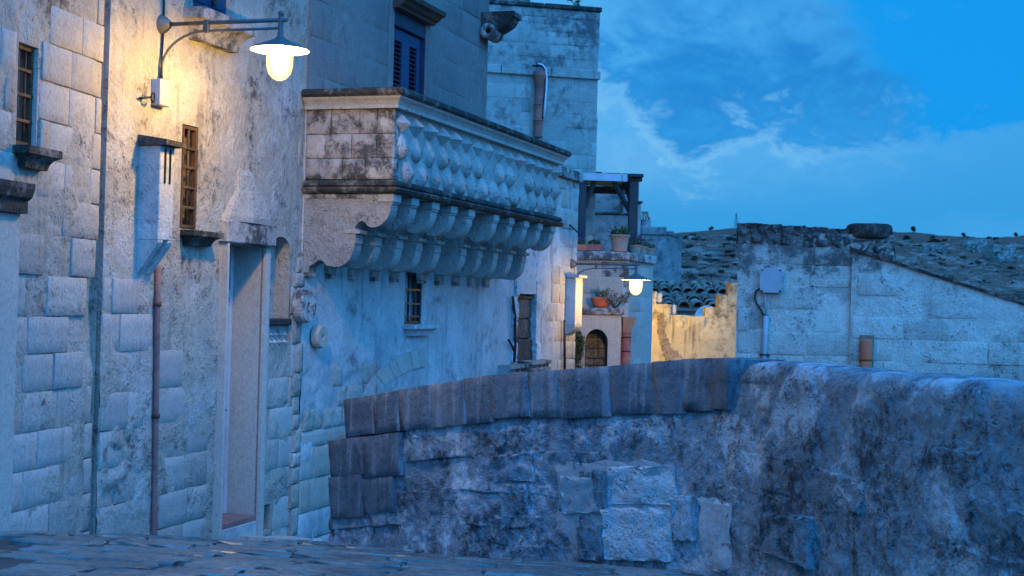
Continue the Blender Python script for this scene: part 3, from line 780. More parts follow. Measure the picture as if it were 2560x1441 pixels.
    for i in range(4):
        for j in range(3):
            c = (rel[0] + du * (i + .5), rel[2] + dz * (j + .5)); q = .42
            MB().add([(c[0] - du * q, .028, c[1]), (c[0], .028, c[1] - dz * q), (c[0] + du * q, .028, c[1]), (c[0], .028, c[1] + dz * q), (c[0] + du * .1, -.006, c[1])], [(0, 1, 4), (1, 2, 4), (2, 3, 4), (3, 0, 4)]).build('carved_leaf', M['balc_side'], w)
    recess('vent_hole', M['render'], root, hol, .2, M['dark'])
    # tall flue box with slab cap and scroll foot
    f = MB(); a0, a1 = FB.u(346, 500), FB.u(346, 500) + .215; ww = .19
    zt3, zb3 = FB.z(370, 362, .1), FB.z(400, 600, .19)
    f.box(a0, a1, -ww, .03, zb3, zt3, .006)
    fl = f.build('flue_box', M['whitewash'], root)
    for k in range(2):
        uu = a0 + .07 + k * .075
        MB().box(uu - .014, uu + .014, -ww - .0035, -ww + .001, zt3 - .30, zt3 - .02).build('flue_slot', M['dark'], fl)
    poly = [(.0, zt3 + .085), (.0, zt3 + .002), (ww + .07, zt3 + .002), (ww + .07, zt3 + .045)]
    MB().prism_u(poly, a0 - .03, a1 + .05).build('cap_slab', M['crusted'], fl)
    for s0_, s1_ in ((a0, a0 + .07), (a1 - .07, a1)):
        pr = [(-.02, zb3), (ww, zb3)] + [(ww * (1 - .15 * sin(t * pi)) - ww * .9 * t ** 1.6, zb3 - .02 - .24 * t) for t in np.linspace(0, 1, 9)] + [(-.02, zb3 - .30)]
        MB().prism_u(pr, s0_, s1_).build('scroll_bracket', M['whitewash'], fl)
    # rust-stained downpipe and iron ring
    p = [(FB.u(x, y), -.028, FB.z(x, y)) for x, y in ((387, 668), (386, 760), (384, 900), (382, 1040), (379, 1180), (377, 1340), (376, 1375))]
    dp = MB().tube(p, .024, 10).build('downpipe', M['oldpipe'], root)
    for q in (1, 3, 5): MB().lathe([(.0245, -.02), (.033, -.018), (.033, .018), (.0245, .02)], p[q], 12).build('pipe_collar', M['rust'], dp)
    c = FB.hit(366, 245)
    rg = [(c[0] + .035 * cos(a), -.05 - .02 * sin(a * .5), c[1] + .04 * sin(a)) for a in np.linspace(0, 2 * pi * .97, 18)]
    MB().tube(rg, .008, 6).build('iron_ring', M['iron'], root)
    MB().tube([(c[0] - .10, .01, c[1] - .02), (c[0] - .03, -.06, c[1])], .010, 6).build('iron_spike', M['iron'], root)
    return root
hB = house_two()
def doorstep():
    c = FB.w3(FB.u(640, 1350), .10, 0); 
    root = empty('doorstep', (c.x, c.y, gz(c.x, c.y)), FB.rz, 'rough worn stone step in front of the tall narrow doorway', 'doorstep')
    for k, (a, b_, w0, w1, h) in enumerate(((-.45, .30, -.35, .08, .10), (.31, .75, -.30, .06, .075), (-.30, .55, -.62, -.36, .055))):
        me = make_unit_stone(700 + k, 9, 7, .30, .10, .035).mesh('step_stone'); fix_normals(me)
        o = link('step_stone', me, M['jamb'] if k < 2 else M['paving'], root)
        sl = -.16
        o.matrix_local = Matrix.Translation(((a + b_) / 2, (w0 + w1) / 2, h / 2 + (a + b_) / 2 * sl - .02)) @ Matrix.Rotation(-atan2(sl, 1), 4, 'Y') @ Matrix.Rotation(-pi / 2, 4, 'X') @ Matrix.Diagonal((b_ - a, .16, w1 - w0, 1))
doorstep()
# old millstones set on the corner between the two houses
for px, py, rad, dep, lab in ((757, 766, .165, .10, 'dark stained round millstone, upper of the two on the corner beside the niche'), (797, 842, .120, .08, 'small pale millstone with a dark hole, lower right of the stained one')):
    u, z = FC.hit(px, py, .05)
    p = FC.w3(u, .02, z)
    r = empty('millstone', (p.x, p.y, p.z), FC.rz, lab, 'millstone', 'millstones set into the house corner')
    prof = [(rad * .16, .0), (rad * .2, -dep + .012), (rad * .26, -dep), (rad * .9, -dep - .004), (rad, -dep + .02), (rad, .0)]
    MB().lathe(prof, (0, 0, 0), 28, 'y', False).build('disc', M['balc_side'] if rad > .15 else M['block_fresh'], r)
    MB().lathe([(.001, -.03), (rad * .19, -.03)], (0, 0, 0), 16, 'y').build('hole', M['dark'], r)
# ------------------------------------------------------------------ house three: the balcony house
BW = FC.side(985, 400)[0]                            # how far the balcony stands out
UF = FC.u(1396, 520, BW)                             # its far end
def house_three():
    root = FC.root('balcony_house', 'stone house with the long carved stone balcony on rows of scroll brackets', 'house')
    UE = FC.u(1441, 700)                             # street end of the terrace wall
    US = FC.u(1219, 150)                             # end of the upper storey
    ztw = FC.z(1420, 424)                            # terrace wall top
    shut = (FC.u(983, 120), FC.u(1062, 150), FC.z(1000, 340), FC.z(985, 22))
    win = (FC.u(1012, 750), FC.u(1055, 750), FC.z(1030, 811), FC.z(1030, 680))
    nich = (FC.u(1288, 820), FC.u(1340, 820), FC.z(1310, 903), FC.z(1310, 735))
    zsp = FC.z(1000, 340)
    zr, ur = FC.z(900, 880), FC.u(940, 900)
    def disp(u, z):
        d = n2(u, z, 1.1, 4, 41) * .018 + n2(u, z, 5, 3, 42) * .004
        rub = np.clip((zr - z) / .25, 0, 1) * np.clip((ur + .2 - u) / .4, 0, 1)
        d += rub * (n2(u, z, 6, 4, 43) * .03 + np.minimum(n2(u, z, 3, 3, 44), 0) * .05)
        e = np.clip((u - FC.u(1350, 800)) / .5, 0, 1)
        d += e * (n2(u, z, 6, 4, 45) * .014 + np.minimum(n2(u, z, 3, 3, 46), 0) * .02)
        rr = np.exp(-((u - FC.u(1315, 800)) / .42) ** 2) * np.clip((FC.z(1310, 660) - z) / .5, 0, 1)
        d += rr * n2(u * 3, z * .8, 3, 4, 47) * .05
        return d
    lw = sheet('wall', M['whitewash'], root, .0, UE, -7.0, zsp, .03, [win, nich], disp, body=(-.7, -3.0))
    # upper storey, its own smoother masonry
    def dispu(u, z): return n2(u, z, 1.1, 3, 51) * .010 + n2(u, z, 6, 3, 52) * .003 - .001
    sheet('upper_wall', M['mortar'], root, .0, US, zsp, ZT, .05, [shut], dispu, body=(-.7, -4.5))
    courses(root, M['upper'], .02, US, zsp, 7.2, .36, (.55, .95), lambda u, z: random.uniform(.001, .006), [(shut[0] - .12, shut[1] + .12, shut[2], shut[3] + .25)], joint=.020, thick=.05)
    for a, c in ((shut[0] - .12, shut[0] - .004), (shut[1] + .004, shut[1] + .12)):
        MB().box(a, c, -.012, .05, zsp, shut[3] + .22, .006).build('window_jamb', M['upper'], root)
    # terrace wall beyond the upper storey
    MB().box(US + .004, UE, .0, .5, zsp, ztw - .16).build('terrace_wall', M['balc_side'], root)
    courses(root, [M['block_fresh'], M['balc']], FC.u(1335, 700), UE + .01, -4.0, ztw - .16, .30, (.36, .62), lambda u, z: None if float(n2([u], [z], .9, 2, 54)[0]) < -.35 else random.uniform(-.004, .012), [nich])
    cp = ztw - .16
    n = 3; 
    for k in range(n):
        a = US + .05 + (UE - US - .02) * k / n; c = US + .05 + (UE - US - .02) * (k + 1) / n
        MB().box(a, c - .012, -.07, .5, cp + .004, ztw + random.uniform(-.01, .01), .012).build('coping_stone', M['balc_side'], root)
    # louvred shutters
    w = recess('window', M['bluepaint'], root, shut, .14, M['dark'])
    mid = (shut[0] + shut[1]) / 2; zt = FC.z(1000, 68)
    MB().box(shut[0] + .004, shut[1] - .004, .0, .12, zt, shut[3] - .002, .006).build('transom_board', M['bluedark'], w)
    slat = MB(); L = (mid - shut[0]) - .24
    slat.box(-L / 2, L / 2, -.020, .020, -.004, .004); sme = slat.mesh('slat'); fix_normals(sme); sme.materials.append(M['bluedark'])
    for a, c in ((shut[0] + .03, mid - .004), (mid + .004, shut[1] - .03)):
        m = MB(); t = .105; m.box(a, a + t, .045, .085, shut[2], zt - .01, .004); m.box(c - t, c, .045, .085, shut[2], zt - .01, .004); m.box(a + t, c - t, .045, .085, zt - .15, zt - .01, .004); m.box(a + t, c - t, .045, .085, shut[2], shut[2] + .1)
        sh = m.build('shutter', M['bluepaint'], w)
        k = 0; z = zt - .18
        Lc = (c - a) - 2 * t
        while z > shut[2] + .12:
            o = link('slat', sme, None, w); o.location = ((a + c) / 2, .066, z); o.rotation_euler = (R(38), 0, 0); o.scale = (Lc / L * 1.0, 1, 1); z -= .052
    zh = shut[3] + .0
    MB().prism_u([(-.02, zh + .15), (.23, zh + .15), (.22, zh + .10), (.17, zh + .08), (.14, zh + .045), (.10, zh + .03), (.09, zh), (-.02, zh)], shut[0] - .07, shut[1] + .09).build('window_hood', M['woodhood'], w)
    # scroll corbel on the upper corner
    uc = FC.u(1212, 60); zc1 = FC.z(1212, 36); zc0 = FC.z(1212, 92)
    prof = [(-.05, zc1), (.46, zc1), (.46, zc1 - .07), (.42, zc1 - .08)] + [(.42 - .30 * t, zc1 - .10 - (zc1 - zc0 - .1) * (t ** .6)) for t in np.linspace(0, 1, 7)] + [(-.05, zc0)]
    cb = MB().prism_u(prof, US - .30, US + .02).build('corbel', M['crusted'], root)
    MB().lathe([(.035, -.34), (.04, -.36), (.105, -.36), (.105, -.02)], (US - .0, -.12, zc0 + .03), 20, 'x').build('volute', M['balc_side'], cb)
    # barred window and its sill
    w = recess('window', M['whitewash'], root, win, .16, M['dark'])
    bars(w, M['iron'], win, .03, 2, [FC.z(1030, y) for y in (725, 760, 792)], .014)
    MB().box(win[0] + .03, win[1] - .03, .13, .15, win[2], win[3]).build('curtain', M['whitepaint'], w)
    tapered_sill(w, M['whitewash'], FC.u(1008, 825), FC.u(1070, 825), FC.z(1020, 812), .13, .14)
    # blocked arch: voussoirs flush in the wall
    for a, c in ((nich[0], -1), (nich[1], 1)):
        zz = nich[2]
        while zz < nich[3] + .25:
            h = random.uniform(.12, .30); wj = random.uniform(.07, .20); x0, x1 = (a - wj, a + .05) if c < 0 else (a - .05, a + wj)
            stone(M['whitewash'], root, x0, x1, zz, zz + h, random.uniform(.01, .05), .14, 'jamb_stone', 'rough'); zz += h - .01
    u_, z_ = FC.hit(880, 1060)
    courses(root, [M['jamb'], M['block_fresh'], M['whitewash']], .02, FC.u(905, 1000), -3.0, z_, .31, (.45, .75), lambda u, z: random.uniform(.004, .022), slope=0)
    courses(root, [M['render'], M['block']], .02, FC.u(940, 960), z_, FC.z(850, 900), .22, (.2, .45), lambda u, z: None if random.random() < .45 else random.uniform(-.004, .03))
    c0 = FC.hit(1078, 1002)
    for k in range(12):
        a0, a1 = pi - .03 - k * .118, pi - .03 - (k + 1) * .118 + .005
        pts = [(c0[0] + rx * cos(a), c0[1] + rz * sin(a)) for rx, rz, a in ((1.78, .44, a0), (2.10, .66, a0), (2.10, .66, a1), (1.78, .44, a1))]
        MB().prism_w(pts, -.05, .019 + random.uniform(0, .004)).build('voussoir', M['jamb'], root)
    # ruined half column: stack of brown stones in a niche, moulded bases, old pipe
    w = recess('column_niche', M['whitewash'], root, nich, .11, M['cave_dark'])
    z = nich[2]; 
    while z < nich[3] - .05:
        h = min(random.uniform(.24, .34), nich[3] - z - .02)
        q = stone(M['cave_dark'], w, nich[0] + random.uniform(.0, .05), nich[1] - random.uniform(.0, .05), z, z + h - .012, -.05 + random.uniform(-.02, .03), .10, 'column_stone', 'rough'); z += h
    for a, c, zt_ in ((FC.u(1245, 930), FC.u(1290, 930), FC.z(1260, 912)), (FC.u(1292, 930), FC.u(1348, 930), FC.z(1310, 902))):
        m = MB(); zz = zt_
        prof = [(-.05, zt_), (.20, zt_), (.20, zt_ - .05), (.16, zt_ - .065), (.15, zt_ - .10), (.19, zt_ - .115), (.19, zt_ - .15), (.13, zt_ - .165), (.12, zt_ - .21), (.16, zt_ - .23), (.16, zt_ - .30), (.10, zt_ - .32), (.10, zt_ - 1.5), (-.05, zt_ - 1.5)]
        m.prism_u(prof, a, c).build('column_base', M['balc_side'], root)
    p = [(FC.u(x, y), -.04, FC.z(x, y)) for x, y in ((1275, 742), (1281, 790), (1282, 860), (1279, 905))]
    MB().tube(p, .022, 8).build('old_pipe', M['iron'], root)
    MB().tube([(FC.u(1266, 850), -.03, FC.z(1266, 850)), (FC.u(1276, 868), -.04, FC.z(1276, 868)), (FC.u(1279, 878), -.04, FC.z(1279, 878))], .016, 7).build('old_pipe', M['iron'], root)
    MB().tube([(FC.u(1404, y), -.05, FC.z(1404, y)) for y in (800, 860, 935)], .022, 8).build('downpipe', M['cableblack'], root)
    MB().tube([(FC.u(1421, 562), -.02, FC.z(1421, 562)), (FC.u(1432, 588), -.14, FC.z(1430, 585) - .03)], .012, 6).build('iron_hook', M['iron'], root)
    # pale meter niche box beside the far lamp
    ua = FC.u(1413, 760); a0, a1 = ua, ua + .40; z1, z0 = FC.z(1413, 694), FC.z(1413, 812); ww = .17
    f = MB().box(a0, a1, -ww, .03, z0, z1, .006).build('meter_box', M['whitewash'], root)
    MB().prism_u([(-.02, z1 + .075), (ww + .06, z1 + .045), (ww + .06, z1 + .002), (-.02, z1 + .002)], a0 - .03, a1 + .04).build('cap_slab', M['whitewash'], f)
    pr = [(-.02, z0 - .002), (ww, z0 - .002)] + [(ww * (1 - t ** 1.4), z0 - .02 - .16 * t) for t in np.linspace(0, 1, 7)] + [(-.02, z0 - .18)]
    MB().prism_u(pr, a0, a1).build('scroll_foot', M['whitewash'], f)

    # ---------------------------------------------------------------- the balcony
    zA, zB = FC.z(985, 219, BW), FC.z(985, 270, BW)      # cap moulding
    zC, zD = FC.z(985, 456, BW), FC.z(985, 484, BW)      # lower moulding
    zE = FC.z(985, 570, BW); 
    b = MB().box(.035, UF, -(BW - .02), -(BW - .22), zD, zB)
    b.box(.035, .22, -(BW - .22), .0, zD, zB); b.box(UF - .2, UF - .004, -(BW - .22), .0, zD, zB); b.box(.22, UF - .2, -(BW - .22), .0, zD, zD + .12)
    bal = b.build('balcony', M['balc'], root)
    def sweep(prof, name, mat, seg=True):
        """moulding running round the two near sides, mitred; prof: (outward, z)"""
        m = MB(); n = len(prof); vs_ = []
        for o_, z_ in prof: vs_.append((-o_, .0, z_))
        for o_, z_ in prof: vs_.append((-o_, -(BW + o_), z_))
        for o_, z_ in prof: vs_.append((UF + o_, -(BW + o_), z_))
        for o_, z_ in prof: vs_.append((UF + o_, .0, z_))
        for r in range(3):
            for k in range(n): m.f.append((r * n + k, r * n + (k + 1) % n, (r + 1) * n + (k + 1) % n, (r + 1) * n + k)); m.sm.append(False)
        m.f.append(tuple(range(n))); m.sm.append(False); m.f.append(tuple(range(3 * n, 4 * n))); m.sm.append(False)
        m.v = vs_
        return m.build(name, mat, bal)
    H = zA - zB
    sweep([(-.20, zA + .01), (.10, zA - .005), (.13, zA - H * .12), (.13, zA - H * .34), (.115, zA - H * .40)] , 'cap_slab', M['crusted']) if False else None
    sweep([(-.22, zA + .012), (.095, zA), (.125, zA - H * .10), (.128, zA - H * .30), (.105, zA - H * .42), (-.22, zA - H * .42)], 'cap_stone', M['crusted'])
    sweep([(-.20, zA - H * .425), (.098, zA - H * .425), (.09, zA - H * .52), (.062, zA - H * .66), (.045, zA - H * .82), (.05, zA - H * .86), (.05, zB), (-.20, zB)], 'cap_moulding', M['balc'])
    H2 = zC - zD
    sweep([(-.02, zC + .03), (.03, zC + .012), (.045, zC - H2 * .05), (.045, zC - H2 * .28), (.028, zC - H2 * .40), (-.02, zC - H2 * .40)], 'lower_moulding', M['crusted'])
    sweep([(-.02, zC - H2 * .405), (.05, zC - H2 * .45), (.068, zC - H2 * .62), (.055, zC - H2 * .85), (.035, zD), (-.02, zD)], 'lower_moulding', M['crusted'])
    # blocks of the near side
    zr_ = [zC + .03, zC + .03 + (zB - zC - .03) * .30, zC + .03 + (zB - zC - .03) * .65, zB]
    for r in range(3):
        cuts = [[.0, .42, .68, 1.0], [.0, .22, .52, .80, 1.0], [.0, .28, .60, .80, 1.0]][r]
        for a, c in zip(cuts[:-1], cuts[1:]):
            w0, w1 = a * BW + .002, c * BW - .002
            o = bpy.data.objects.new('side_stone', unit_stone(M['balc_side'], random.randrange(8))); COL.objects.link(o); o.parent = bal
            o.matrix_local = Matrix.Translation((.02 - random.uniform(.0, .012) + .05, -(w0 + w1) / 2, (zr_[r] + zr_[r + 1]) / 2)) @ Matrix.Rotation(-pi / 2, 4, 'Z') @ Matrix.Diagonal((w1 - w0, .12, zr_[r + 1] - zr_[r] - .003, 1))
    # carved bosses: a row of diamond points, two rows of worn leaves
    hz = zB - zC - .03; hb = hz / 3
    px_d = [1007, 1039, 1075, 1109, 1137, 1168, 1196, 1227, 1253, 1280, 1307, 1335, 1358, 1380, 1398]
    pitch = UF / 15.0
    dia = []
    for v in range(3):
        rs = np.random.RandomState(900 + v); j = lambda s=.02: rs.uniform(-s, s)
        me = MB().add([(-.5, 0, .0 + j()), (0, 0, -.5), (.5, 0, j()), (0, 0, .5), (j(.04), -1, j(.04))], [(0, 1, 4), (1, 2, 4), (2, 3, 4), (3, 0, 4)]).mesh('diamond_boss')
        me.materials.append(M['balc']); dia.append(me)
    leafm = []
    for v in range(5):
        rs = np.random.RandomState(950 + v); vs_ = []; fs = []
        N = 10
        for i, t in enumerate((0, .35, .65, .85, 1.0)):
            for k in range(N):
                a = 2 * pi * k / N; r = (1 - t ** 1.7) if t < 1 else .0
                ex = .52 * r * (abs(cos(a)) ** 1.25) * (1 if cos(a) > 0 else -1); ez = .60 * r * (abs(sin(a)) ** 1.25) * (1 if sin(a) > 0 else -1)
                vs_.append((ex + rs.uniform(-.05, .05) + .05 * t, -t * .9 + rs.uniform(-.09, .09) * (t > 0), ez + rs.uniform(-.05, .05) - .16 * t))
        fs = [(i * N + k, i * N + (k + 1) % N, (i + 1) * N + (k + 1) % N, (i + 1) * N + k) for i in range(4) for k in range(N)]
        me = MB().add(vs_, fs, True).mesh('leaf_boss'); fix_normals(me); me.materials.append(M['balc']); leafm.append(me)
    for i in range(15):
        o = link('diamond_boss', dia[i % 3], None, bal); o.location = (pitch * (i + .5), -(BW - .021), zB - hb * .5 - .01); worn = 5 <= i <= 9
        o.scale = (pitch * .98, .075 if worn else .115, hb * .96)
    for row in (1, 2):
        for i in range(15):
            if row == 1 and i in (7, 10): continue
            u = pitch * (i + (.5 if row == 1 else .95)); 
            if u > UF - .1: continue
            o = link('leaf_boss', leafm[(i * 3 + row) % 5], None, bal); o.location = (u, -(BW - .023), zB - hb * (row + .5) + .0)
            o.scale = (pitch * random.uniform(.66, .78), random.uniform(.075, .115), hb * random.uniform(.98, 1.12)); o.rotation_euler = (0, random.uniform(-.08, .08), 0)
    # two-tier scroll brackets
    S = lambda x, y: FC.side(x, y)
    w1, zt1 = S(990, 486); nose_b = S(930, 570); notch = S(905, 558); w2, z2 = S(888, 588); low_b = S(838, 668); end = S(790, 655); foot = S(758, 672)
    prof = [(.0, zD), (BW - .015, zD), (BW - .005, zD - .02), (BW - .005, zD - .10)]
    zc_ = (zD - .10 + zE) / 2; rz_ = (zD - .10 - zE)
    prof += [(BW - .02, zD - .11)]
    a0 = nose_b[0]
    for t in np.linspace(0, pi / 2, 8)[1:]: prof.append((a0 + (BW - .02 - a0) * cos(t), zD - .11 - (zD - .11 - zE) * sin(t)))
    prof += [(S(918, 566)[0], zE + .012), S(912, 556), S(904, 552), S(893, 558), S(886, 570), (w2 + .03, z2 + .03), (w2 + .03, z2 + .012), (w2, z2 + .012), (w2, z2 - .08), (w2 - .012, z2 - .09)]
    lb = low_b[1]; l0 = low_b[0]
    for t in np.linspace(0, pi / 2, 7)[1:]: prof.append((l0 + (w2 - .012 - l0) * cos(t), z2 - .09 - (z2 - .09 - lb) * sin(t)))
    prof += [S(815, 664), S(806, 652), S(795, 650), S(783, 660), (.06, lb - .0), (.06, lb - .06), (.0, lb - .06)]
    pxs = [(985, 996), (1028, 1047), (1081, 1098), (1128, 1144), (1173, 1188), (1234, 1251), (1275, 1288), (1312, 1326), (1347, 1360), (1380, 1392)]
    shared = None
    for i, (a, c) in enumerate(pxs):
        yy = 500 + i * 8.5
        ua = .006 if i == 0 else FC.u((a + c) / 2 - 8, yy, BW)
        wd = .17
        m = MB(); m.prism_u(prof, 0, wd)
        if shared is None:
            me = m.mesh('bracket'); fix_normals(me); me.materials.append(M['balc']); shared = me
        o = link('bracket', shared, None, bal); o.location = (ua if i == 0 else min(ua, UF - wd), 0, 0)
        if i == 0:
            o.data = shared.copy(); o.data.materials.clear(); o.data.materials.append(M['balc_rough'])
        MB().box(o.location.x - .012, o.location.x + wd + .012, -(BW + .008), -(BW - .16), zD - .085, zD - .003, .006).build('bracket_cap', M['balc'], bal)
        MB().box(o.location.x - .010, o.location.x + wd + .010, -(w2 + .045), -(w2 - .13), z2 + .012, z2 + .05, .006).build('bracket_cap', M['balc'], bal)
        MB().box(o.location.x + .01, o.location.x + wd - .03, -.075, .0, lb - .105, lb - .065, .008).build('bracket_stub', M['balc_side'], bal)
    # masonry between the tiers
    MB().box(.18, UF - .02, -(w2 * .55), .0, z2 - .01, zE + .06).build('tier_beam', M['balc_side'], bal)
    MB().box(.0, UF, -(BW - .30), .0, zD - .05, zD - .002).build('balcony_soffit', M['balc_side'], bal)
    return root
hC = house_three()

# ------------------------------------------------------------------ street lamps on brackets
def street_lamp(FR, px, py, scale, label, box=True, globe='globe', cable=True):
    u, z = FR.hit(px, py); p = FR.w3(u, 0, z)
    # local x runs outward from the wall
    root = empty('street_lamp', p, atan2(FR.n.y, FR.n.x), label, 'street lamp', 'wall bracket street lamps')
    s = scale
    MB().lathe([(.001, -.03 * s), (.078 * s, -.03 * s), (.080 * s, .004 * s), (.074 * s, .018 * s), (.060 * s, .045 * s), (.036 * s, .075 * s), (.022 * s, .085 * s)], (0, 0, 0), 24, 'x').build('wall_rose', M['lampgrey'], root)
    MB().tube([(.06 * s, 0, 0), (1.135 * s, 0, 0)], .017 * s, 12).build('arm', M['lampgrey'], root)
    pts = [(.01, 0, -.46 * s), (.012 * s, 0, -.40 * s)] + [(.012 * s + (.40 * s) * (1 - cos(t)), 0, -.36 * s + .295 * s * sin(t)) for t in np.linspace(0, pi / 2, 10)] + [(1.06 * s, 0, -.065 * s)]
    MB().tube(pts, .011 * s, 10).build('brace', M['lampgrey'], root)
    MB().box(.395 * s, .437 * s, -.022 * s, .022 * s, -.082 * s, .024 * s, .004).build('clamp', M['lampgrey'], root)
    MB().lathe([(.001, .075 * s), (.018 * s, .070 * s), (.026 * s, .052 * s), (.018 * s, .032 * s), (.014 * s, .026 * s), (.022 * s, .018 * s), (.022 * s, -.02 * s), (.019 * s, -.09 * s), (.024 * s, -.10 * s), (.024 * s, -.125 * s), (.035 * s, -.14 * s)], (1.08 * s, 0, 0), 18).build('stem', M['lampgrey'], root)
    c = (1.08 * s, 0, 0)
    sh = MB().lathe([(.034 * s, -.14 * s), (.055 * s, -.155 * s), (.12 * s, -.185 * s), (.19 * s, -.212 * s), (.235 * s, -.238 * s), (.236 * s, -.243 * s)], c, 40)
    shade = sh.build('shade', M['lampgrey'], root)
    MB().lathe([(.234 * s, -.2435 * s), (.188 * s, -.218 * s), (.118 * s, -.192 * s), (.055 * s, -.165 * s), (.001, -.160 * s)], c, 40).build('reflector', M['shadein'], shade)
    g = MB().lathe([(.075 * s, -.20 * s), (.100 * s, -.24 * s), (.106 * s, -.30 * s), (.104 * s, -.37 * s), (.088 * s, -.43 * s), (.054 * s, -.468 * s), (.02 * s, -.484 * s), (.001, -.486 * s)], c, 24)
    gl = g.build('globe', M['frost'], root)
    MB().lathe([(.001, -.20 * s), (.05 * s, -.215 * s), (.068 * s, -.26 * s), (.070 * s, -.33 * s), (.058 * s, -.40 * s), (.03 * s, -.435 * s), (.001, -.445 * s)], c, 20).build('bulb', M[globe], gl)
    if box:
        zb = -(190 - 62) / 298 * 1.07 * s
        MB().box(-.02, .075, -.11, .045, zb - .215, zb, .006).build('control_box', M['steelbox'], root)
    if cable:
        MB().tube([(.008, .005, 1.2), (.010, .0, .35), (.012, .012, .09), (.010, .010, -.09), (.012, -.004, -.30), (.03, -.02, -.46)], .009, 7).build('cable', M['cableblack'], root)
    return root
street_lamp(FB, 404, 62, 1.0, 'nearest lit street lamp, on a bracket high over the barred window')
street_lamp(FC, 1429, 660, 1.0, 'smaller lit street lamp in the middle, before the terrace with flowerpots', box=False, globe='globe_far', cable=False)
# ------------------------------------------------------------------ tower behind the balcony
def corner_frame(px, py, Y, d):
    p = at(px, py, Y); return Frame((p.x, p.y), d)
FT0 = corner_frame(1497, 100, 30.0, (1, .247))
def tower():
    L = 7.5
    q = FT0.P - FT0.d * L
    F = Frame((q.x, q.y), (FT0.d.x, FT0.d.y))
    root = F.root('tower_house', 'tall plain stone house behind the balcony with a terracotta drain on its front', 'house')
    zt = F.z(1400, 24); zs1, zs0 = F.z(1400, 173), F.z(1400, 194)
    disp = lambda u, z: n2(u, z, 1.0, 4, 61) * .012 + n2(u, z, 5, 3, 62) * .005
    sheet('wall', M['tower'], root, 0, L, -6, zt, .09, [], disp, body=(-.4, -4.5))
    courses(root, M['tower'], 2.6, L + .02, -1.4, zt - .02, .285, (.38, .72), lambda u, z: random.uniform(-.004, .012), [(0, L + .1, zs0, zs1), (F.u(1328, 250), F.u(1362, 250), -2, F.z(1345, 163))], thick=.06)
    n = 7; e = np.linspace(0, L + .05, n + 1)
    for k in range(n): MB().box(e[k], e[k + 1] - .01, -.06 - random.uniform(0, .01), .1, zs0, zs1, .012).build('string_course', M['tower'], root)
    n = 6; e = np.linspace(0, L + .06, n + 1)
    for k in range(n): MB().box(e[k], e[k + 1] - .01, -.05, .3, zt + .003, zt + .10 + random.uniform(-.01, .01), .02).build('coping_stone', M['crusted'], root)
    # terracotta drain made of flared sections
    uc = F.u(1345, 240)
    zs = [F.z(1345, y) for y in (166, 183, 218, 264, 304, 345)]
    dr = MB().lathe([(.13, zs[1]), (.135, zs[1] + .02), (.125, zs[1] - .10), (.085, zs[2])], (uc, -.11, 0), 16).build('drain_hopper', M['drain'], root)
    for a, c in zip(zs[2:-1], zs[3:]): MB().lathe([(.098, a - .004), (.092, a - .05), (.082, c), (.10, c + .03), (.105, c + .005)], (uc, -.10, 0), 16).build('drain_pipe', M['drain'], root)
    MB().box(uc - .14, uc + .10, -.003, .2, zs[1] - .02, zs[0] + .02).build('drain_mouth', M['dark'], root)
    for k, mt in ((0, 'cableblack'), (1, 'cablewhite')):
        pts = [(F.u(x + k * 2 - 2, y), -.16 - .03 * k, F.z(x, y)) for x, y in ((1338, 163), (1350, 166), (1358, 176), (1361, 195), (1360, 225), (1357, 262), (1354, 300 - k * 4))]
        MB().tube(pts, .020, 7).build('cable', M[mt], root)
    # stub of a roof pavilion
    a0, a1 = F.u(1246, 5), F.u(1341, 5)
    st = MB().box(F.u(1276, 5), a1, .5, 1.6, zt, zt + 2.2, .02).build('roof_pavilion', M['tower'], root)
    MB().box(F.u(1160, 5), F.u(1236, 5), .4, 1.5, zt, zt + 2.2, .02).build('roof_pavilion', M['tower'], root)
    return F, zt
FT, ZTT = tower()
def weed(name, label, cat, p, h, n, mat, spread=.5, leaf=.03, seed=1):
    rs = random.Random(seed); root = empty(name, p, 0, label, cat)
    st = MB(); lf = MB()
    for k in range(n):
        a = rs.uniform(0, 2 * pi); l = h * rs.uniform(.5, 1); e = Vector((cos(a) * l * spread, sin(a) * l * spread, l))
        mid = e * .5 + Vector((rs.uniform(-.1, .1), rs.uniform(-.1, .1), .1)) * l
        st.tube([(0, 0, 0), mid, e], [.006, .005, .003], 5)
        for t in range(7):
            q = mid.lerp(e, rs.random()) + Vector([rs.uniform(-1, 1) * leaf * 1.5 for _ in range(3)])
            d1 = Vector([rs.uniform(-1, 1) for _ in range(3)]).normalized() * leaf; d2 = Vector([rs.uniform(-1, 1) for _ in range(3)]).normalized() * leaf * .5
            lf.add([q - d1, q + d2, q + d1, q - d2], [(0, 1, 2, 3)])
    st.build('stem', M['dry'], root, fix=False); lf.build('foliage', mat, root, fix=False)
    return root
p = FT.w3(FT.u(1443, 25), -.1, ZTT + .08)
weed('weed', 'small dark weed growing on the tower house parapet', 'weed', p, .28, 6, M['ivy'], .7, .05, 3)

